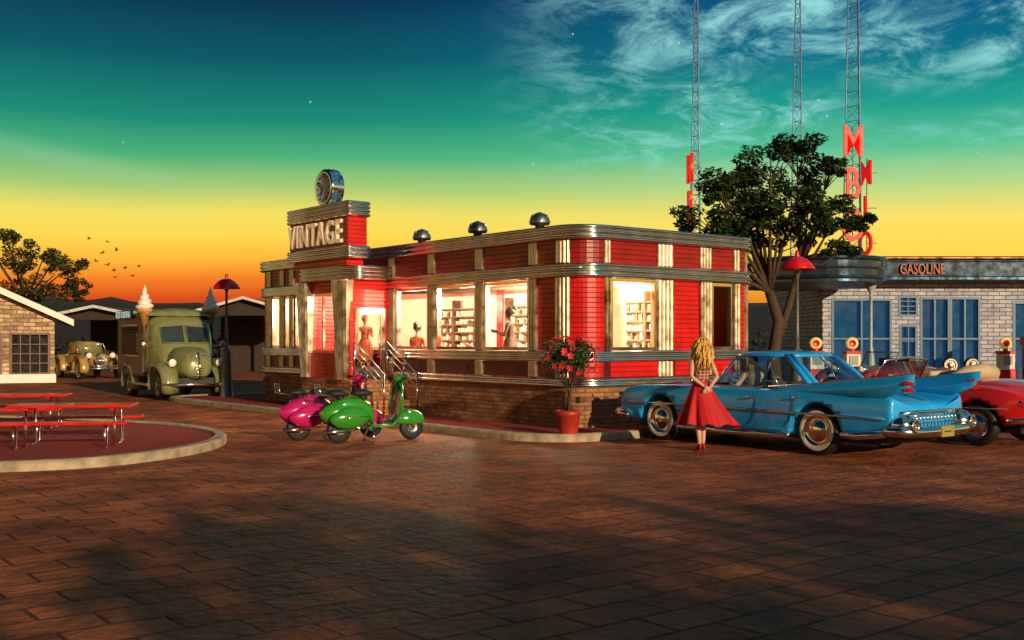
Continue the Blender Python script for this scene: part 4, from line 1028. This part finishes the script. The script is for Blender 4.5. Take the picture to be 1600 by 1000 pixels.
for x,y in((11.0,-4.2),): mb.lathe([(.22,0),(.2,.2),(.1,1.2),(.07,1.4),(.05,1.5),(.05,3.1),(.2,3.42)],18,0,Tr(x,y,0))
make(mb,'canopy_columns',[M('column_blue_grey',(.35,.42,.5),.4)],gs)
def pump(loc,rz=0):
    e=empty('gas_pump',loc,rz); mb=MB()
    mb.box((0,0,.06),(.7,.6,.12),1); mb.box((0,0,.42),(.5,.42,.6),0); mb.box((0,0,.98),(.46,.38,.5),2); mb.box((0,0,1.28),(.5,.42,.1),0); mb.box((0,-.2,1.02),(.3,.03,.3),1)
    o=make(mb,'cabinet',[redpaint,M('pump_grey',(.35,.35,.35),.5),white],e,bevel=.04)
    mb=MB(); mb.lathe([(.08,0),(.08,.06),(.06,.08)],14,0,Tr(0,0,1.33)); mb.lathe([(0,-.07),(.17,-.07),(.2,-.04),(.2,.04),(.17,.07),(0,.07)],24,1,Tr(0,0,1.58)@Rx(R(90)))
    mb.lathe([(0,0),(.10,0),(.11,.01)],20,0,Tr(0,-.075,1.58)@Rx(R(90)))
    mb.tube([(.25,0,.9),(.42,-.05,.6),(.4,-.08,.3),(.32,-.1,.5),(.27,-.12,.95)],.018,6,2)
    make(mb,'globe_and_hose',[redpaint,M('globe_cream',(.75,.55,.18),.4,emit=.2,ecol=(1,.65,.2)),black],e)
pump((10.0,36.3,0)); pump((11.1,36.0,0)); pump((16.2,36.2,0))
e=empty('tyre_rack',(14.9,36.6,0)); mb=MB()
for x in(-.36,.36): wheel(mb,(x,0,.85),.27,.16,side=-1)
mb.bx(-.75,.75,-.12,.12,.52,.575,2)
for x in(-.65,.65): mb.bx(x-.03,x+.03,-.1,.1,0,.52,2)
make(mb,'tyres',[black,MATS['whitewall'],steel],e)
e=empty('oil_display',(16.5,35.2,0)); mb=MB(); mb.bx(-.15,.15,-.15,.15,0,1.5,0); mb.bx(-.2,.2,-.2,.2,1.51,1.8,0); mb.bx(-.05,.05,-.16,-.152,.3,1.4,1); make(mb,'cabinet',[redpaint,white],e,bevel=.02)

# ---------------------------------------------------------------- people
def skinmesh(name,J,E,rad,root,parent,mats,matfn,loc=(0,0,0)):
    names=list(J); me=bpy.data.meshes.new(name); me.from_pydata([J[k] for k in names],[(names.index(a),names.index(b)) for a,b in E],[])
    o=bpy.data.objects.new(name,me); link(o,parent)
    o.modifiers.new('skin','SKIN'); 
    for i,k in enumerate(names):
        r=rad[k]; me.skin_vertices[0].data[i].radius=r if isinstance(r,tuple) else (r,r)
        me.skin_vertices[0].data[i].use_root=(k==root)
    s=o.modifiers.new('s','SUBSURF'); s.levels=2
    apply_mods(o); o.data.materials.clear()
    for m in mats: o.data.materials.append(m)
    for p in o.data.polygons: p.use_smooth=True; p.material_index=matfn(p.center)
    return o
def head(mb,c,yaw,s=1,mi_skin=0,mi_eye=1,mi_lip=2):
    T=Tr(*c)@Rz(yaw)
    def fn(p):
        q=p.copy()
        if p.z<0: q.x*=1-.28*(-p.z)**1.5; q.y*=1-.12*(-p.z)
        if p.y>.6: q.y*=1-.06*(p.y-.6)
        n_=math.exp(-((p.x/.16)**2+((p.z+.12)/.2)**2)) if p.y>0 else 0; q.y+=.20*n_
        ch=math.exp(-((p.x/.3)**2+((p.z+.85)/.2)**2)) if p.y>-.1 else 0; q.y+=.18*ch
        for sx in(-1,1):
            if p.y>0: q.y-=.07*math.exp(-(((p.x-sx*.36)/.16)**2+((p.z-.05)/.13)**2))
        return q
    mb.ell((0,0,0),(.076*s,.095*s,.115*s),mi_skin,28,20,T,fn)
    for sx in(-1,1):
        mb.ell((sx*.028*s,.080*s,.008*s),(.011*s,.008*s,.006*s),mi_eye,8,6,T); mb.ell((sx*.077*s,-.005*s,-.005*s),(.01*s,.018*s,.03*s),mi_skin,8,6,T)
        mb.tube([(sx*.015*s,.090*s,.027*s),(sx*.04*s,.083*s,.029*s)],.003*s,5,mi_eye,T)
    mb.ell((0,.084*s,-.055*s),(.022*s,.008*s,.007*s),mi_lip,10,6,T)
def hand(mb,wrist,d,pn,thumb,mi=0,s=1,curl=.5):
    d=Vector(d).normalized(); pn=Vector(pn).normalized(); sd=d.cross(pn).normalized()*thumb; w_=Vector(wrist)
    mb.tube([w_,w_+d*.03*s,w_+d*.085*s],[.022*s,.036*s,.034*s],8,mi)
    for k,(o_,l_) in enumerate(((.027,.07),(.009,.08),(-.009,.075),(-.026,.06))):
        a=w_+d*.08*s+sd*o_*s; b=a+(d+pn*curl*.4)*l_*.5*s; c=b+(d+pn*curl*1.6).normalized()*l_*.5*s
        mb.tube([a,b,c],[.0095*s,.0085*s,.006*s],6,mi)
    a=w_+d*.03*s+sd*.03*s; mb.tube([a,a+(sd+d*.8).normalized()*.035*s,a+(sd*.6+d+pn*.4).normalized()*.065*s],[.012*s,.010*s,.007*s],6,mi)
EB=[('pel','wst'),('wst','chs'),('chs','nkb'),('nkb','nk'),('nk','hd')]
for s in'LR': EB+=[('chs','sh'+s),('sh'+s,'ua'+s),('ua'+s,'el'+s),('el'+s,'fa'+s),('fa'+s,'wr'+s),('pel','hp'+s),('hp'+s,'th'+s),('th'+s,'kn'+s),('kn'+s,'cf'+s),('cf'+s,'an'+s),('an'+s,'to'+s)]
RADW=dict(pel=(.135,.10),wst=(.105,.082),chs=(.125,.09),nkb=.055,nk=.04,hd=.045)
for s in'LR': RADW.update({'sh'+s:.052,'ua'+s:.040,'el'+s:.033,'fa'+s:.032,'wr'+s:.021,'hp'+s:.088,'th'+s:.075,'kn'+s:.050,'cf'+s:.050,'an'+s:.030,'to'+s:.024})
def mid(a,b,k=.5): return tuple(Vector(a).lerp(Vector(b),k))
def J_(**k):
    d=dict(pel=(0,0,.93),wst=(0,0,1.08),chs=(0,0,1.27),nkb=(0,-.01,1.40),nk=(0,0,1.46),hd=(0,.01,1.53),shL=(-.155,0,1.35),shR=(.155,0,1.35),elL=(-.22,-.05,1.10),elR=(.22,-.05,1.10),wrL=(-.2,.1,.9),wrR=(.2,.1,.9),hpL=(-.085,0,.88),hpR=(.085,0,.88),knL=(-.09,.02,.48),knR=(.09,.02,.48),anL=(-.09,-.02,.09),anR=(.09,-.02,.09),toL=(-.1,.12,.03),toR=(.1,.12,.03))
    d.update(k)
    for s in'LR':
        d['ua'+s]=mid(d['sh'+s],d['el'+s]); d['fa'+s]=mid(d['el'+s],d['wr'+s],.35); d['th'+s]=mid(d['hp'+s],d['kn'+s],.45); d['cf'+s]=mid(d['kn'+s],d['an'+s],.35)
    return d
lip=M('lips',(.45,.06,.05),.4); eye=M('eye_dark',(.02,.015,.012),.2)
# woman in red skirt, back to camera
wm=empty('woman',(2.84,16.55,0),R(18))
Jw=J_(elL=(-.215,-.10,1.12),elR=(.215,-.10,1.12),wrL=(-.045,-.185,.975),wrR=(.045,-.185,.96),knL=(-.05,.03,.49),anL=(-.04,-.03,.12),toL=(-.04,.10,.03),knR=(.06,.06,.50),anR=(.045,.02,.13),toR=(.05,.14,.03))
skinmesh('body',Jw,EB,RADW,'pel',wm,[skin],lambda c:0)
mb=MB(); head(mb,(0,.02,1.575),0)
hand(mb,(-.045,-.185,.975),(.75,-.15,-.5),(0,.6,.3),-1); hand(mb,(.045,-.185,.96),(-.75,-.2,-.45),(0,.6,.3),1)
make(mb,'head_and_hands',[skin,eye,lip],wm)
plaid=brickmat('plaid_bodice',(.22,.05,.06),(.05,.04,.07),(.5,.3,.25),.06,.05,.006,offset=0,bump=.1)
mb=MB()
prof=[(1.0,.130,.100),(1.05,.122,.095),(1.10,.120,.094),(1.18,.135,.105),(1.26,.150,.118),(1.32,.152,.115),(1.37,.135,.09),(1.385,.12,.075)]
mb.loft([[(a*math.cos(t),b*math.sin(t),z_) for t in [2*math.pi*j/28 for j in range(28)]] for z_,a,b in prof],0,False,True)
for s in(-1,1): mb.tube([(s*.1,.07,1.36),(s*.105,.01,1.42),(s*.1,-.06,1.37)],.018,8,0)
make(mb,'bodice',[plaid],wm)
mb=MB(); rings=[]
for i in range(15):
    k=i/14; z_=1.03-.62*k; r=.125+.32*k**1.1; ring=[]
    for j in range(96):
        t=2*math.pi*j/96; f=1+.11*k*math.sin(t*9+1.2*math.sin(t*2))+.05*k*math.sin(t*17+2)
        ring.append((r*f*math.cos(t)+.10*k*k,r*.85*f*math.sin(t)-.03*k,z_+.025*k*math.sin(t*9+.5)-.05*k*max(0,math.cos(t))))
    rings.append(ring)
mb.loft(rings,0,False,True); mb.lathe([(.128,1.02),(.134,1.03),(.134,1.06),(.126,1.07)],24,1,Matrix.Diagonal((1,.8,1,1)))
make(mb,'skirt',[M('red_skirt_cloth',(.50,.006,.014),.7,bump=.2,bs=90),M('belt_red',(.3,.01,.01),.4)],wm)
random.seed(11); mb=MB()
mb.ell((0,-.005,1.60),(.098,.118,.115),0,20,14)
for k in range(170):
    a=random.uniform(-math.pi*1.12,math.pi*.12); x0=.075*math.cos(a); y0=.09*math.sin(a)-.01; 
    L_=random.uniform(.28,.44); ph=random.uniform(0,6.28); am=random.uniform(.008,.022); sp_=random.uniform(1.0,1.8); pts=[]
    for i in range(13):
        t=i/12; z_=1.66-L_*t-.03*math.sin(k); rr_=1+ (sp_-.75)*math.sin(min(1,t*1.5)*math.pi/2)
        pts.append((x0*rr_+am*math.sin(ph+t*15),y0*rr_-.02*t+am*math.cos(ph+t*15),z_))
    mb.tube(pts,[.006]+[.012]*8+[.010,.008,.006,.002],5,0)
make(mb,'long_curly_hair',[hairblonde],wm)
mb=MB()
for s,(x,y) in((-1,(-.04,0)),(1,(.048,.05))):
    mb.ell((x,y+.06,.035),(.038,.085,.03),0,12,8); mb.tube([(x,y-.04,.10),(x,y-.055,.0)],[.02,.008],8,0); mb.ell((x,y-.03,.085),(.032,.045,.03),0,10,8)
make(mb,'high_heels',[M('red_shoe',(.4,.01,.01),.3)],wm)
# driver
dv=empty('driver',tuple(car.matrix_world@Vector((.02,.48,.40))),R(128.46-90))
Jd=J_(pel=(0,0,.35),wst=(0,.0,.5),chs=(0,.0,.66),nkb=(0,.0,.77),nk=(0,.01,.82),hd=(0,.02,.88),shL=(-.19,0,.73),shR=(.19,0,.73),elL=(-.25,.16,.53),elR=(.25,.16,.52),wrL=(-.15,.34,.60),wrR=(.14,.34,.60),hpL=(-.1,0,.33),hpR=(.1,0,.33),knL=(-.12,.42,.30),knR=(.12,.42,.30),anL=(-.12,.55,.1),anR=(.12,.55,.1),toL=(-.12,.68,.06),toR=(.12,.68,.06))
RADM={k:((v[0]*1.12,v[1]*1.12) if isinstance(v,tuple) else v*1.15) for k,v in RADW.items()}
skinmesh('body',Jd,EB,RADM,'pel',dv,[M('shirt_cream',(.50,.42,.32),.7),skin],lambda c:1 if c.z>.79 or c.y>.30 and c.z>.45 else 0)
mb=MB(); head(mb,(0,.03,.915),R(85),1.05); hand(mb,(-.15,.34,.60),(0,.8,.5),(0.5,.3,-.6),1); hand(mb,(.14,.34,.60),(0,.8,.5),(-.5,.3,-.6),-1)
mb.ell((0,-.012,.038),(.086,.100,.10),3,20,12,Tr(0,.03,.915)@Rz(R(85)),lambda p: Vector((p.x,min(p.y,.45),max(p.z,-.45))) if p.z<.45 else p)
make(mb,'head_and_hands',[M('driver_skin',(.70,.42,.28),.5,var=.05),eye,lip,hairdark],dv)
# people inside
floorz=.65
def worker(name,u,v,rz,J,hairm,dress,zf=floorz,sk=skin,sc=1):
    p=W(u,v,zf); e=empty(name,tuple(p),rz,sc)
    skinmesh('body',J,EB,RADW,'pel',e,[dress,sk],lambda c:1 if (c.z>1.38 or c.z<.5 or (abs(c.x)>.18 and c.z<1.2)) else 0)
    mb=MB(); head(mb,(0,.02,1.575),0,1); hand(mb,J['wrL'],(0,.9,.3),(0,0,1),-1); hand(mb,J['wrR'],(0,.9,.3),(0,0,1),1)
    mb.ell((0,-.01,1.60),(.092,.11,.11),3,18,12,None,lambda p: Vector((p.x,min(p.y,.6),max(p.z,-.5)))); mb.ell((0,-.09,1.66),(.06,.06,.06),3,12,8)
    make(mb,'head_and_hands',[sk,eye,lip,hairm],e)
    mb=MB(); mb.loft([[(a*math.cos(t),a*.85*math.sin(t),z_) for t in [2*math.pi*j/24 for j in range(24)]] for z_,a in((1.06,.12),(.95,.17),(.5,.27))],0,False,True); make(mb,'skirt',[dress],e)
    return e
dressm=M('silhouette_dress',(.035,.014,.010),.7); dress2=M('diner_dress',(.30,.06,.03),.7)  # waitress dress colour darkened to stand in for silhouette shade
tan=M('tan_skin',(.3,.15,.09),.5,var=.06)
worker('waitress',.80,3.0,R(75),J_(elL=(-.22,.06,1.10),elR=(.22,.06,1.10),wrL=(-.12,.27,1.18),wrR=(.12,.27,1.18)),hairdark,dressm,.66,M('silhouette_skin',(.05,.022,.012),.5,var=.05))  # silhouette shade painted into her skin colour, not a skin tone
worker('customer',.6,6.1,R(-20),J_(elL=(-.2,.1,1.12),wrL=(-.08,.26,1.25)),hairdark,dress2,.36,tan)
worker('customer',1.0,4.35,R(120),J_(elL=(-.2,.1,1.12),wrL=(-.08,.26,1.25)),hairdark,M('customer_blue_dress',(.05,.08,.16),.7),.30,tan)
worker('hostess',-.25,6.95,R(190),J_(elL=(-.2,.1,1.12),wrL=(-.08,.26,1.25)),hairdark,dress2,.80,tan,.85)
